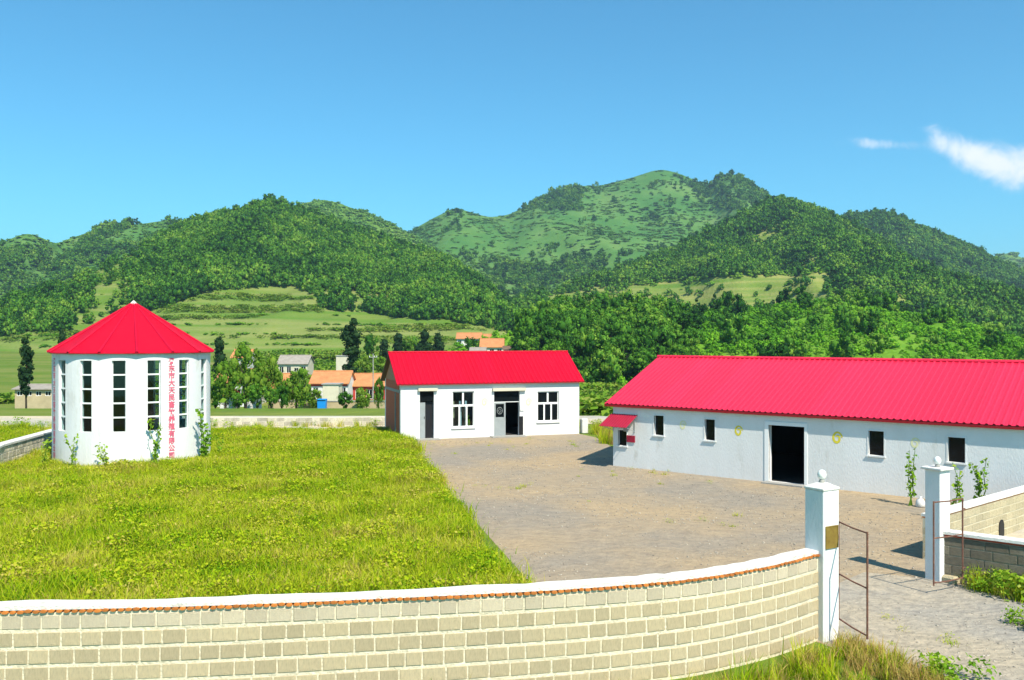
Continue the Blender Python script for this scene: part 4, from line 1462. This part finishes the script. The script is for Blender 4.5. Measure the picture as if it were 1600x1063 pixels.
for px in (757, 826):
    s, z = ow(px, 629)
    swirl(office, s, z, .42, M['yellow_pale'])
s, z = ow(907, 672)
tag(MB().cbox(.34, .34, .78, .04).build('white_bollard_block', M['cap_white'], None, loc=(OO[0] + (OL + .28) * math.cos(OA), OO[1] + (OL + .28) * math.sin(OA) + .1, 0), rot=(0, 0, OA)),
    'white rendered block standing against the right corner of the office', 'block')

# ------------------------------------------------------------------ the round tower
tower = empty('round_tower', (*TOWER, 0), math.atan2(-TOWER[0], TOWER[1]))
tag(tower, 'round white tower with tall windows and a pointed red roof on the lawn', 'tower')
TH, TZB, TZT = 4.47, 1.46, 4.14
NW = 15
W_ANG = math.radians(24); W_HALF = math.radians(4.7); OFF = math.radians(-10)
angs = []
for i in range(NW):
    a = OFF + i * W_ANG
    angs.append((a - W_HALF, a, True)); angs.append((a, a + W_HALF, True))
    b0, b1 = a + W_HALF, a + W_ANG - W_HALF
    for k_ in range(4):
        angs.append((b0 + (b1 - b0) * k_ / 4, b0 + (b1 - b0) * (k_ + 1) / 4, False))
mb = MB()
RI = TR - .20


def cyl(a, r, z):
    return (r * math.sin(a), -r * math.cos(a), z)


for (a, b, win) in angs:
    segs = [(-.05, TZB), (TZT, TH)] if win else [(-.05, TH)]
    if not win:
        segs = [(-.05, TZB), (TZB, TZT), (TZT, TH)]
    for (c, d) in segs:
        mb.add([cyl(a, TR, c), cyl(b, TR, c), cyl(b, TR, d), cyl(a, TR, d)], [(0, 1, 2, 3)])
        mb.add([cyl(a, RI, c), cyl(b, RI, c), cyl(b, RI, d), cyl(a, RI, d)], [(3, 2, 1, 0)])
    if win:
        mb.add([cyl(a, TR, TZB), cyl(b, TR, TZB), cyl(b, RI, TZB), cyl(a, RI, TZB)], [(0, 1, 2, 3)])
        mb.add([cyl(a, TR, TZT), cyl(b, TR, TZT), cyl(b, RI, TZT), cyl(a, RI, TZT)], [(3, 2, 1, 0)])
for i in range(NW):
    for sgn in (-1, 1):
        a = OFF + i * W_ANG + sgn * W_HALF
        q = [cyl(a, TR, TZB), cyl(a, RI, TZB), cyl(a, RI, TZT), cyl(a, TR, TZT)]
        mb.add(q, [(0, 1, 2, 3)] if sgn < 0 else [(3, 2, 1, 0)])
mb.build('wall', M['white'], tower)
ln_ = MB()
for i in range(NW):
    b0, b1 = OFF + i * W_ANG + W_HALF * 1.15, OFF + (i + 1) * W_ANG - W_HALF * 1.15
    for k_ in range(3):
        a, b = b0 + (b1 - b0) * k_ / 3, b0 + (b1 - b0) * (k_ + 1) / 3
        ln_.add([cyl(a, RI - .02, .03), cyl(b, RI - .02, .03), cyl(b, RI - .02, TH - .1), cyl(a, RI - .02, TH - .1)], [(3, 2, 1, 0)])
ln_.build('shade_lining', M['room_shade'], tower)  # dark inner skin paints shade so the tower windows look black
MB().lathe([(RI - .01, .01), (RI - .01, .03)], 40).build('floor', M['room_shade'], tower)
MB().lathe([(RI + .05, TH - .10), (RI + .05, TH - .06)], 40).build('ceiling', M['room_shade'], tower)
# windows: five panes one above the other between thin white bars
hw = TR * math.sin(W_HALF)
wm = MB()
ph = (TZT - TZB) / 5
for k_ in range(1, 5):
    wm.box(-hw + .001, hw - .001, -.035, .035, TZB + ph * k_ - .028, TZB + ph * k_ + .028)
wm.box(-hw + .001, -hw + .03, -.03, .03, TZB + .001, TZT - .001).box(hw - .03, hw - .001, -.03, .03, TZB + .001, TZT - .001)
wme = wm.mesh('window', M['white_clean'])
pme = MB().box(-hw + .03, hw - .03, -.005, .005, .028, ph - .028).mesh('pane', M['glass'])
for i in range(NW):
    a = OFF + i * W_ANG
    q = cyl(a, TR - .12, 0)
    w_ = link('window', wme, tower, q, (0, 0, a))
    for k_ in range(5):
        link('pane', pme, w_, (0, 0, TZB + ph * k_))
# roof: fifteen tapering panels with seams
RE, ZE, ZA = 3.16, 4.44, 6.40
rf = MB()
NA = NW
rf.add([cyl(OFF + (i + .5) * W_ANG, RE - .02, ZE - .045) for i in range(NA)] + [cyl(OFF + (i + .5) * W_ANG, RE - .02, ZE - .012) for i in range(NA)] + [(0, 0, ZA - .05), (0, 0, ZE - .03)],
       [(i, (i + 1) % NA, NA + (i + 1) % NA, NA + i) for i in range(NA)] + [(NA + i, NA + (i + 1) % NA, 2 * NA) for i in range(NA)] + [((i + 1) % NA, i, 2 * NA + 1) for i in range(NA)])
roof = rf.build('roof', M['red_dark'], tower)
for i in range(NA):
    a, b = OFF + (i - .5) * W_ANG, OFF + (i + .5) * W_ANG
    p0, p1 = Vector(cyl(a, RE, ZE)), Vector(cyl(b, RE, ZE)); q0, q1 = Vector(cyl(a, .10, ZA)), Vector(cyl(b, .10, ZA))
    mid = Vector(cyl((a + b) / 2, RE * math.cos(W_ANG / 2) + .0, ZE - .012)); mt = Vector(cyl((a + b) / 2, .1, ZA - .004))
    dz = Vector((0, 0, -.03))
    MB().add([p0, mid, p1, q1, mt, q0, p0 + dz, mid + dz, p1 + dz], [(0, 1, 4, 5), (1, 2, 3, 4), (0, 6, 7, 1), (1, 7, 8, 2)]).build('roof_panel', M['red'], roof)
    MB().tube([p0, q0], [.06, .03], 6).build('roof_seam', M['red_seam'], roof)
MB().lathe([(.17, ZA - .10), (.15, ZA - .01), (.09, ZA + .05), (.02, ZA + .12)], 14).build('finial', M['cap_white'], roof, True)
# vertical red lettering
def letters(text, a, ztop, step, size, m_):
    for i, ch in enumerate(text):
        cu = bpy.data.curves.new('letter', 'FONT')
        cu.body = ch; cu.size = size; cu.align_x = 'CENTER'; cu.align_y = 'CENTER'; cu.offset = .008; cu.resolution_u = 2
        to = bpy.data.objects.new('letter_tmp', cu); COL.objects.link(to)
        bpy.context.view_layer.update()
        me = bpy.data.meshes.new_from_object(to.evaluated_get(bpy.context.evaluated_depsgraph_get()))
        bpy.data.objects.remove(to); bpy.data.curves.remove(cu)
        me.name = 'painted_letter'; me.materials.clear(); me.materials.append(m_)
        if not len(me.vertices):
            continue
        link('painted_letter', me, tower, cyl(a, TR + .012, ztop - i * step), (math.radians(90), 0, a))


letters('丹东市大天民畜牧养殖有限公司', math.radians(27), 4.08, .280, .27, M['red_text'])
letters('丹东市大天民畜牧养殖有限公司', math.radians(-71), 4.08, .280, .27, M['red_text'])


# ------------------------------------------------------------------ plants on their own
def leafy_plant(label, loc, h, stems, leaf, spread, n, seed, m_='leaf_plant', name='leafy_plant', group=None, droop=.2):
    rr = np.random.default_rng(seed)
    root = empty(name, loc)
    tag(root, label, 'plant', group)
    st = MB()
    Vs, Qs = [], []; off = 0
    for i in range(stems):
        a = rr.random() * 6.28; t_ = spread * (.3 + .7 * rr.random())
        hh = h * (.6 + .4 * rr.random()) if i else h
        pts_ = []
        for k_ in range(5):
            t = k_ / 4
            pts_.append((math.cos(a) * t_ * t ** 1.5 + rr.normal() * .02 * h, math.sin(a) * t_ * t ** 1.5 + rr.normal() * .02 * h, hh * t))
        st.tube(pts_, [.012 * (1 - .7 * k_ / 4) * max(.6, h) for k_ in range(5)], 5)
        m2 = n // stems
        tt = .18 + .82 * rr.random(m2)
        P_ = np.array(pts_)
        cx_ = np.stack([np.interp(tt, np.linspace(0, 1, 5), P_[:, j]) for j in range(3)], -1)
        cx_ += rand_unit(rr, m2) * (leaf * 1.6) * (.5 + rr.random((m2, 1)))
        nr = rand_unit(rr, m2) * .8 + np.array([0, -.2, .7]); nr /= np.linalg.norm(nr, axis=1)[:, None]
        lv, lq = leaf_quads(rr, cx_, nr, leaf * (.5 + .8 * rr.random(m2)))
        Vs.append(lv); Qs.append(lq + off); off += len(lv)
    st.build('stem', M['leaf_willow'], root)
    link('foliage', np_mesh('foliage', np.concatenate(Vs), np.concatenate(Qs), M[m_], smooth=False), root)
    return root


g = lambda px, Y: ((px - 800) / F * Y, Y, 0)
leafy_plant('slim sapling in front of the barn left of the far gate pillar', g(1423, 26.4), 1.75, 3, .048, .22, 130, 201, name='sapling')
leafy_plant('slim sapling by the barn window just right of the far gate pillar', g(1497, 24.0), 1.62, 2, .045, .18, 100, 202, name='sapling')
leafy_plant('bushy sapling against the barn wall at the far right', g(1535, 24.0), 1.75, 3, .05, .26, 190, 203, name='sapling')
tag(MB().lathe([(.10, 0), (.14, .03), (.13, .14), (.10, .22), (.03, .27), (.05, .31)], 10).build('sack', M['sack'], None, True, loc=g(1438, 26.2)), 'small white sack on the ground beside the sapling by the barn', 'sack')

tf_ = lambda ang, rad: (TOWER[0] + (rad * math.sin(math.radians(ang) + math.atan2(-TOWER[0], TOWER[1]))), TOWER[1] - rad * math.cos(math.radians(ang) + math.atan2(-TOWER[0], TOWER[1])), 0)
leafy_plant('tall climbing plant on the tower right of the red lettering', tf_(46, 3.55), 2.15, 4, .06, .30, 230, 210, name='climbing_plant')
leafy_plant('climbing plant on the tower just left of the red lettering', tf_(12, 3.55), 1.95, 3, .055, .32, 120, 211, name='climbing_plant')
leafy_plant('low sprawling plant under the middle tower windows', tf_(-14, 3.6), 1.15, 4, .05, .55, 100, 212, name='climbing_plant')
leafy_plant('thin climbing plant below the second tower window from the left', tf_(-35, 3.55), 1.45, 3, .05, .36, 85, 213, name='climbing_plant')
leafy_plant('thin plant at the left edge of the tower base', tf_(-62, 3.55), 1.25, 3, .05, .34, 90, 214, name='climbing_plant')
leafy_plant('small plant at the right foot of the tower', tf_(66, 3.6), 1.1, 3, .05, .34, 80, 215, name='climbing_plant')

q_ = Matrix.Rotation(OA, 3, 'Z') @ Vector((W1[1] - .25, .33, W1[2] - .02))
leafy_plant('yellowish green pot plant behind the left window of the office', (OO[0] + q_.x, OO[1] + q_.y, q_.z), .55, 3, .05, .10, 60, 220, name='pot_plant')

# weeds outside the gate
r = np.random.default_rng(321)
WEED = source_coll('weed_source',
                   [blade_tuft('long_grass', np.random.default_rng(50 + i), 30, .42, .09, .010, M['grass'], .55) for i in range(3)] +
                   [weed_mesh('broad_weed', np.random.default_rng(60 + i), 95, .36, .12, .028, M['leaf_plant']) for i in range(2)] +
                   [blade_tuft('dry_long_grass', np.random.default_rng(70 + i), 26, .38, .09, .008, M['grass_dry'], .7) for i in range(2)])


def weeds(name, label, poly, dens, sc, pick, seed):
    rr = np.random.default_rng(seed)
    xs_ = [p_[0] for p_ in poly]; ys_ = [p_[1] for p_ in poly]
    n_ = int(dens * (max(xs_) - min(xs_)) * (max(ys_) - min(ys_)))
    x_ = rr.uniform(min(xs_), max(xs_), n_); y_ = rr.uniform(min(ys_), max(ys_), n_)
    ok_ = in_poly(x_, y_, poly) & (fbm(x_ / .5, y_ / .5, seed) > .36)
    x_, y_ = x_[ok_], y_[ok_]; k_ = len(x_)
    s_ = sc * (.5 + .8 * rr.random(k_))
    scatter(name, label, 'weeds', np.stack([x_, y_, np.full(k_, .004)], -1), np.stack([rr.normal(size=k_) * .15, rr.normal(size=k_) * .15, rr.random(k_) * 6.28], -1),
            np.stack([s_, s_, s_ * 1.1], -1), rr.choice(pick, k_), WEED)


weeds('verge_grass', 'long green grass along the foot of the block wall', [(-9, 10.4), (2.2, 12.2), (3.9, 13.2), (5.0, 14.2), (5.45, 13.9), (5.3, 13.0), (4.9, 12.2), (2, 10.5), (-9, 9.5)], 34, .75, [0, 1, 2, 0, 5, 2, 5, 6, 5, 6], 401)
weeds('dry_weeds', 'dry orange weeds beside the pillar with the plaque', [(5.1, 14.5), (5.75, 14.4), (6.1, 13.6), (6.1, 12.2), (5.3, 12.6), (5.2, 13.6)], 95, .65, [5, 6, 5, 6, 5, 0], 402)
weeds('weeds', 'clump of green weeds in the drive at the bottom of the view', [(6.0, 13.6), (6.55, 13.6), (6.75, 12.9), (6.2, 12.6)], 60, .8, [0, 1, 3, 4, 5], 403)
weeds('weeds', 'thick green weeds at the foot of the dark block wall', [(8.9, 17.9), (9.3, 17.75), (11.4, 15.95), (12.6, 14.9), (12.0, 14.6), (10.6, 15.9), (9.3, 17.0)], 75, .95, [0, 1, 3, 4, 2], 404)
weeds('weeds', 'patch of brownish weeds at the right edge of the drive', [(8.6, 15.9), (9.6, 15.7), (10.6, 14.6), (9.8, 14.2), (8.9, 14.9)], 45, .7, [3, 4, 5, 6, 0], 405)
weeds('weeds', 'yellowish weeds between the office and the barn', [(4.3, 46.6), (6.6, 46.4), (6.4, 41.0), (4.4, 41.5)], 40, 1.1, [0, 5, 1, 6], 406)
weeds('verge_grass', 'grass along the road behind the lawn', [(-36, 49.0), (-22, 49.2), (-6.6, 49.6), (4, 48.6), (12, 50.5), (-36, 51.2)], 5, .9, [0, 1, 2, 3, 5], 407)


# ------------------------------------------------------------------ trees on their own
def tree_proto(kind, seed):
    rr = np.random.default_rng(seed)
    tr = MB()
    if kind == 'poplar':
        tr.tube([(0, 0, -.3), (.05, 0, 4), (0, .05, 9), (0, 0, 12)], [.22, .17, .1, .03], 7)
        cr = crown_mesh('crown', rr, (1.25, 1.25, 5.2), 46, 26, .62, .20, M['leaf_dark'], lift=7.4, shape='column')
        hgt = 12.8
    elif kind == 'willow':
        tr.tube([(0, 0, -.3), (.15, 0, 1.8), (.1, .1, 3.4)], [.26, .2, .13], 7)
        for a in range(5):
            t = a * 1.3
            tr.tube([(.12, .05, 2.4), (math.cos(t) * 1.0, math.sin(t) * 1.0, 3.9), (math.cos(t) * 1.7, math.sin(t) * 1.7, 5.0)], [.12, .07, .03], 5)
        cr = crown_mesh('crown', rr, (2.2, 2.2, 2.1), 34, 60, .66, .11, M['leaf_willow'], lift=4.4, droop=1.6)
        hgt = 6.6
    elif kind == 'round':
        tr.tube([(0, 0, -.3), (.1, .05, 1.5), (0, .1, 3.4)], [.22, .17, .09], 7)
        for a in range(4):
            t = a * 1.6 + .3
            tr.tube([(.06, .05, 1.9), (math.cos(t) * .8, math.sin(t) * .8, 3.2), (math.cos(t) * 1.4, math.sin(t) * 1.4, 4.2)], [.1, .06, .03], 5)
        cr = crown_mesh('crown', rr, (1.9, 1.9, 1.7), 34, 60, .60, .10, M['leaf_forest'], lift=4.1)
        hgt = 5.9
    else:   # dark
        tr.tube([(0, 0, -.3), (.05, .05, 2), (0, 0, 5)], [.2, .14, .05], 7)
        cr = crown_mesh('crown', rr, (1.35, 1.35, 2.6), 30, 26, .62, .17, M['leaf_dark'], lift=3.6, shape='cone')
        hgt = 6.3
    return tr.mesh('trunk', M['bark'], True), cr, hgt


PROTO = {(k_, j): tree_proto(k_, 500 + 17 * i + j) for i, k_ in enumerate(('poplar', 'willow', 'round', 'dark')) for j in range(2)}
_tn = [0]


def tree(kind, px, top, Y, width, label, group=None, z=None, cat='tree'):
    """px centre, top = image row of the top, width in px"""
    _tn[0] += 1
    trm, crm, hgt = PROTO[(kind, _tn[0] % 2)]
    x_ = (px - 800) / F * Y
    z_ = float(ground_z(x_, Y)) if z is None else z
    zt_ = H - (top - HY) / F * Y
    base_w = {'poplar': 2.9, 'willow': 5.2, 'round': 4.6, 'dark': 3.2}[kind]
    sz = (zt_ - z_) / hgt; sx = width / F * Y / base_w
    nm = {'poplar': 'poplar_tree', 'willow': 'willow_tree', 'round': 'broadleaf_tree', 'dark': 'dark_tree'}[kind]
    root = empty(nm, (x_, Y, z_), _tn[0] * 1.9)
    tag(root, label, cat, group)
    root.scale = (sx, sx, sz)
    link('trunk', trm, root); link('crown', crm, root)
    return root


tree('poplar', 549, 490, 150, 30, 'tall dark poplar rising above the orange roofed houses')
tree('poplar', 41, 522, 104, 22, 'slim dark tree standing alone in the fields left of the tower')
tree('dark', 343, 523, 140, 30, 'dark bushy tree just right of the tower roof')
tree('dark', 97, 511, 145, 22, 'dark tree half hidden behind the left eave of the tower')
tree('willow', 385, 534, 92, 62, 'tallest feathery green tree between the tower and the village')
tree('willow', 352, 560, 88, 46, 'feathery green tree closest to the tower')
tree('willow', 420, 552, 96, 48, 'leafy tree right of the tallest feathery tree by the village')
tree('willow', 464, 572, 92, 48, 'round topped green tree in front of the orange roofs')
tree('round', 402, 600, 86, 34, 'dark low tree under the feathery trees by the road')
tree('round', 440, 600, 89, 26, 'small green tree between two feathery trees by the road')
tree('willow', 592, 588, 96, 20, 'narrow leafy tree close to the brick gable of the office')
tree('round', 476, 606, 98.5, 22, 'small bushy tree before the yellow yard wall', cat='tree')
tree('round', 336, 596, 90, 30, 'dark green bush tree touching the right side of the tower')
tree('willow', 494, 606, 99, 26, 'low feathery shrub left of the blue bin')
tree('round', 540, 612, 97, 26, 'low green shrub right of the blue bin')
tree('willow', 566, 604, 98, 28, 'pale green shrub in front of the red fronted house')
tree('round', 424, 606, 84, 24, 'small dark shrub by the road below the leafy tree')
tree('round', 372, 612, 84, 26, 'low dark shrub under the tallest feathery tree')
ORD = ['leftmost', 'second', 'third', 'fourth', 'fifth', 'sixth', 'seventh', 'eighth', 'ninth', 'tenth']
ROW = ((580, 522, 26), (600, 528, 24), (622, 518, 28), (645, 524, 26), (664, 512, 30), (684, 518, 26), (632, 532, 24), (655, 534, 26), (690, 532, 24))
for i, (px, tp, wd) in enumerate(ROW):
    tree('dark' if i % 3 else 'round', px, tp, 200 + (i * 7) % 24, wd, ORD[sorted(q[0] for q in ROW).index(px)] + ' dark tree from the left in the row behind the office', 'dark trees in the row behind the office')
BUSH = ((572, 552, 34), (598, 556, 30), (562, 566, 24), (618, 552, 26))
for i, (px, tp, wd) in enumerate(BUSH):
    tree('willow', px, tp, 168 + i * 4, wd, ORD[sorted(q[0] for q in BUSH).index(px)] + ' yellowish green bush tree from the left behind the orange roofs', 'yellowish bush trees behind the orange roofs')
# nearest trees of the wood on the low hill
NG = HILLS['N']
rr = np.random.default_rng(909)
cnt = 0
for t in range(400):
    u = rr.integers(0, int(NG.shape[1] * .40)); v = rr.integers(0, 24)
    p_ = NG[v, u]
    px_ = 800 + F * p_[0] / p_[1]
    if px_ < 800 or px_ > 1080 or cnt >= 70:
        continue
    top_ = HY + F * (H - (p_[2] + 5.0 + 2.2 * rr.random())) / p_[1]
    tree('round', px_, top_, p_[1], 30 + 12 * rr.random(), 'dark green broadleaf tree in the wood behind the office', 'broadleaf trees in the wood behind the office', z=float(p_[2]) - .3)
    cnt += 1


# ------------------------------------------------------------------ the village
def house(label, px0, px1, yr, ye, yb, Y, wall, roof_m, depth=5.0, wins=3, rz=0.0, name='house', band=None, chimney=False, door=True):
    k_ = Y / F
    W = (px1 - px0) * k_; ze = H - (ye - HY) * k_; zb = H - (yb - HY) * k_
    Yr = Y + depth / 2; zr = H - (yr - HY) / F * Yr
    x0 = (px0 - 800) * k_
    zg = min(zb, float(ground_z(x0 + W / 2, Y))) - .6
    root = empty(name, (x0, Y, zb), rz)
    tag(root, label, 'house')
    h = ze - zb; og = .25; oe = .35
    Wi = W - 2 * og
    hr = zr - zb
    ow_ = []
    if wins:
        wwd = min(1.3, Wi / (wins * 1.7))
        for i in range(wins):
            c = og + Wi * (i + .5) / wins
            if door and i == wins // 2:
                ow_.append((c - .45, c + .45, .05, min(2.0, h * .82)))
            else:
                ow_.append((c - wwd / 2, c + wwd / 2, h * .32, h * .78))
    ops_ = [(a - og, b - og, c, d) for a, b, c, d in ow_]
    holed_wall(Wi, h, .2, ops_, zg - zb).build('wall', wall, root, loc=(og, 0, 0))
    MB().box(og, W - og, depth - .2, depth, zg - zb, h).build('back_wall', wall, root)
    for xa, xb in ((og, og + .2), (W - og - .2, W - og)):
        MB().box(xa, xb, .202, depth - .202, zg - zb, h).build('end_wall', wall, root)
        MB().prism([(.0, h + .002), (depth, h + .002), (depth / 2, hr - .08)], 0, xa + .002, xb - .002).build('gable', wall, root)
    MB().box(og + .2, W - og - .2, .3, .34, zg - zb, h).build('inner_wall', M['room_shade'], root)  # panel behind the openings, coloured as room shade
    for j, (a, b, c, d) in enumerate(ow_):
        isdoor = door and j == wins // 2
        w_ = MB().box(a, b, .06, .10, c, c + .06).box(a, b, .06, .10, d - .06, d).box(a, a + .06, .06, .10, c + .06, d - .06).box(b - .06, b, .06, .10, c + .06, d - .06).box((a + b) / 2 - .03, (a + b) / 2 + .03, .06, .10, c + .06, d - .06).build('door_frame' if isdoor else 'window', M['white_clean'], root)
        MB().box(a + .06, b - .06, .076, .084, c + .06, d - .06).build('pane', M['dark_glass'], w_)
    sl = (hr - h) / (depth / 2)
    rb = MB()
    y0 = -oe; z0 = h - oe * sl
    for s in (1, -1):
        f_ = (lambda q: q) if s > 0 else (lambda q: depth - q)
        vs2 = [(x_, f_(y_), z_) for x_ in (0, W) for (y_, z_) in ((y0, z0 + .1), (depth / 2, hr + .1), (depth / 2, hr - .02), (y0, z0 - .02))]
        fs = [(0, 1, 5, 4), (1, 2, 6, 5), (2, 3, 7, 6), (3, 0, 4, 7), (0, 3, 2, 1), (4, 5, 6, 7)]
        rb.add(vs2, fs if s > 0 else [q[::-1] for q in fs])
    ro = rb.build('roof', roof_m, root)
    MB().tube([(0, depth / 2, hr + .1), (W, depth / 2, hr + .1)], .1, 6).build('ridge', roof_m, ro)
    if chimney:
        MB().box(W * .8, W * .8 + .5, depth / 2 - .6, depth / 2 - .15, hr - .4, hr + .9).build('chimney', M['house_tan'], ro)
    if band:
        MB().box(og, W - og, -.03, -.002, h - .5, h - .1).build('painted_band', band, root)
    return root


house('white house with an orange tiled roof right of the round topped tree', 483, 546, 581, 598, 634, 122, M['house_white'], M['roof_orange'], 5.5, 4, band=M['house_red'])
house('orange roofed house with a red front right next to the brick gable', 549, 622, 585, 602, 634, 126, M['house_red'], M['roof_orange'], 5.2, 4, chimney=True)
house('long grey roofed house behind the village trees', 432, 482, 556, 568, 590, 185, M['house_cream'], M['roof_grey'], 6, 4)
house('orange roofed house hidden behind the feathery trees', 335, 402, 578, 596, 632, 116, M['house_white'], M['roof_orange'], 5.5, 4)
house('small orange roofed house seen between two feathery trees', 424, 452, 585, 604, 634, 118, M['house_cream'], M['roof_orange'], 4.2, 2)
house('orange roofed house further up behind the tallest feathery tree', 360, 392, 547, 558, 582, 172, M['house_white'], M['roof_orange'], 5, 2)
house('upper orange roofed house on the slope above the office roof', 712, 753, 521, 529, 541, 203, M['house_white'], M['roof_orange'], 7, 4, door=False)
house('short orange roofed wing beside the upper hillside house', 750, 768, 523, 529, 541, 206, M['house_tan'], M['roof_orange'], 6, 2, door=False)
house('lower orange roofed house just above the office roof', 749, 788, 530, 542, 557, 190, M['house_white'], M['roof_orange'], 7, 3, door=False)
house('white walled hut peeping over the middle of the office roof', 733, 760, 544, 548, 562, 183, M['house_white'], M['roof_grey'], 4, 3, door=False)
house('small brown roofed hut right of the lower hillside house', 785, 803, 542, 546, 560, 184, M['house_white'], M['roof_brown'], 4, 2, door=False)
house('low dark shed with a tan roof left of the tower', 20, 100, 602, 608, 624, 112, M['house_tan'], M['roof_grey'], 4, 5, name='shed', door=False)
house('little red roofed shed below the feathery trees near the tower', 340, 364, 611, 618, 642, 96, M['house_white'], M['red_dark'], 2.6, 2, name='shed', door=False)
house('little red roofed shed right of the tree closest to the tower', 380, 402, 611, 618, 640, 97, M['house_white'], M['red_dark'], 2.6, 2, name='shed', door=False)

# white annex in front of the white house, the white tower-like shed, walls, bin, pole
x0 = at(504, 0, 117).x; x1 = at(529, 0, 117).x
an = empty('annex', (x0, 117, -4.4)); tag(an, 'blank cream annex standing in front of the white house', 'annex')
MB().cbox(x1 - x0, 2.6, 3.2, .03, ((x1 - x0) / 2, 1.3, 0)).build('wall', M['house_cream'], an)
MB().cbox(x1 - x0 + .3, 2.9, .14, .02, ((x1 - x0) / 2, 1.3, 3.2)).build('roof', M['concrete'], an)
sx0 = at(525, 0, 172).x; sx1 = at(546, 0, 172).x
ws = empty('water_tower_shed', (sx0, 172, -4.2)); tag(ws, 'narrow cream block house standing behind the orange roofs', 'building')
MB().cbox(sx1 - sx0, 2.6, 5.6, .03, ((sx1 - sx0) / 2, 1.3, 0)).build('wall', M['house_cream'], ws)
MB().cbox(sx1 - sx0 + .2, 2.8, .16, .02, ((sx1 - sx0) / 2, 1.3, 5.6)).build('roof', M['concrete'], ws)
MB().lathe([(.45, 5.76), (.48, 6.0), (.45, 6.25), (.2, 6.4)], 12, ((sx1 - sx0) * .55, 1.3, 0)).build('tank', M['black'], ws, True)

yw = empty('yard_wall', (at(425, 0, 100).x, 100, -4.2)); tag(yw, 'tan plastered yard wall in front of the village houses', 'wall')
WX = at(606, 0, 100).x - at(425, 0, 100).x
MB().cbox(WX, .3, 2.0, .02, (WX / 2, 0, 0)).build('wall', M['house_tan'], yw)
MB().cbox(WX + .1, .42, .1, .02, (WX / 2, 0, 2.0)).build('coping', M['concrete'], yw)
bx_ = at(505, 0, 97)
bn = empty('waste_bin', (bx_.x, 96.5, -2.75)); tag(bn, 'bright blue bin standing before the tan yard wall', 'bin')
MB().prism([(0, -.42), (0, .42), (1.0, .47), (1.0, -.47)], 1, -.4, .4).build('body', M['blue'], bn)
bn.children[0].rotation_euler = (0, 0, 0)
MB().cbox(.92, 1.02, .1, .03, (0, 0, .0)).build('lid', M['blue'], bn, loc=(0, 0, 1.0))
po = empty('utility_pole', (at(583, 0, 112).x, 112, -4.4)); tag(po, 'thin grey utility pole left of the brick gable', 'pole')
MB().tube([(0, 0, 0), (0, 0, 7.4)], [.09, .055], 8).build('shaft', M['concrete'], po)
MB().box(-.5, .5, -.04, .04, 6.9, 6.98).build('crossarm', M['concrete'], po)
for xx in (-.45, .15, .45):
    MB().lathe([(.04, 6.98), (.05, 7.06), (.03, 7.14)], 8, (xx, 0, 0)).build('insulator', M['white_clean'], po)
# low stone wall between the lawn and the road
block_wall('stone_wall', 'low pale stone wall between the lawn and the road', [(-19.5, 50.4), (-12.5, 50.25), (-6.6, 50.6)], .50, .36, .46, .2, .03, M['stone'], M['mortar_stone'], rows=2, seed=33, part='stone', vary=.35)

# ------------------------------------------------------------------ haze
hz = bpy.data.materials.new('haze_air'); hz.use_nodes = True
nt = hz.node_tree; nt.nodes.clear()
pv = nt.nodes.new('ShaderNodeVolumePrincipled')
pv.inputs['Color'].default_value = (.62, .80, 1.0, 1); pv.inputs['Density'].default_value = .00018; pv.inputs['Anisotropy'].default_value = .3
ho = nt.nodes.new('ShaderNodeOutputMaterial'); nt.links.new(pv.outputs[0], ho.inputs['Volume'])
tag(MB().box(-6600, 6600, -60, 6600, -14, 330).build('haze', hz), 'thin pale blue haze in the valley air', 'haze', kind='stuff')
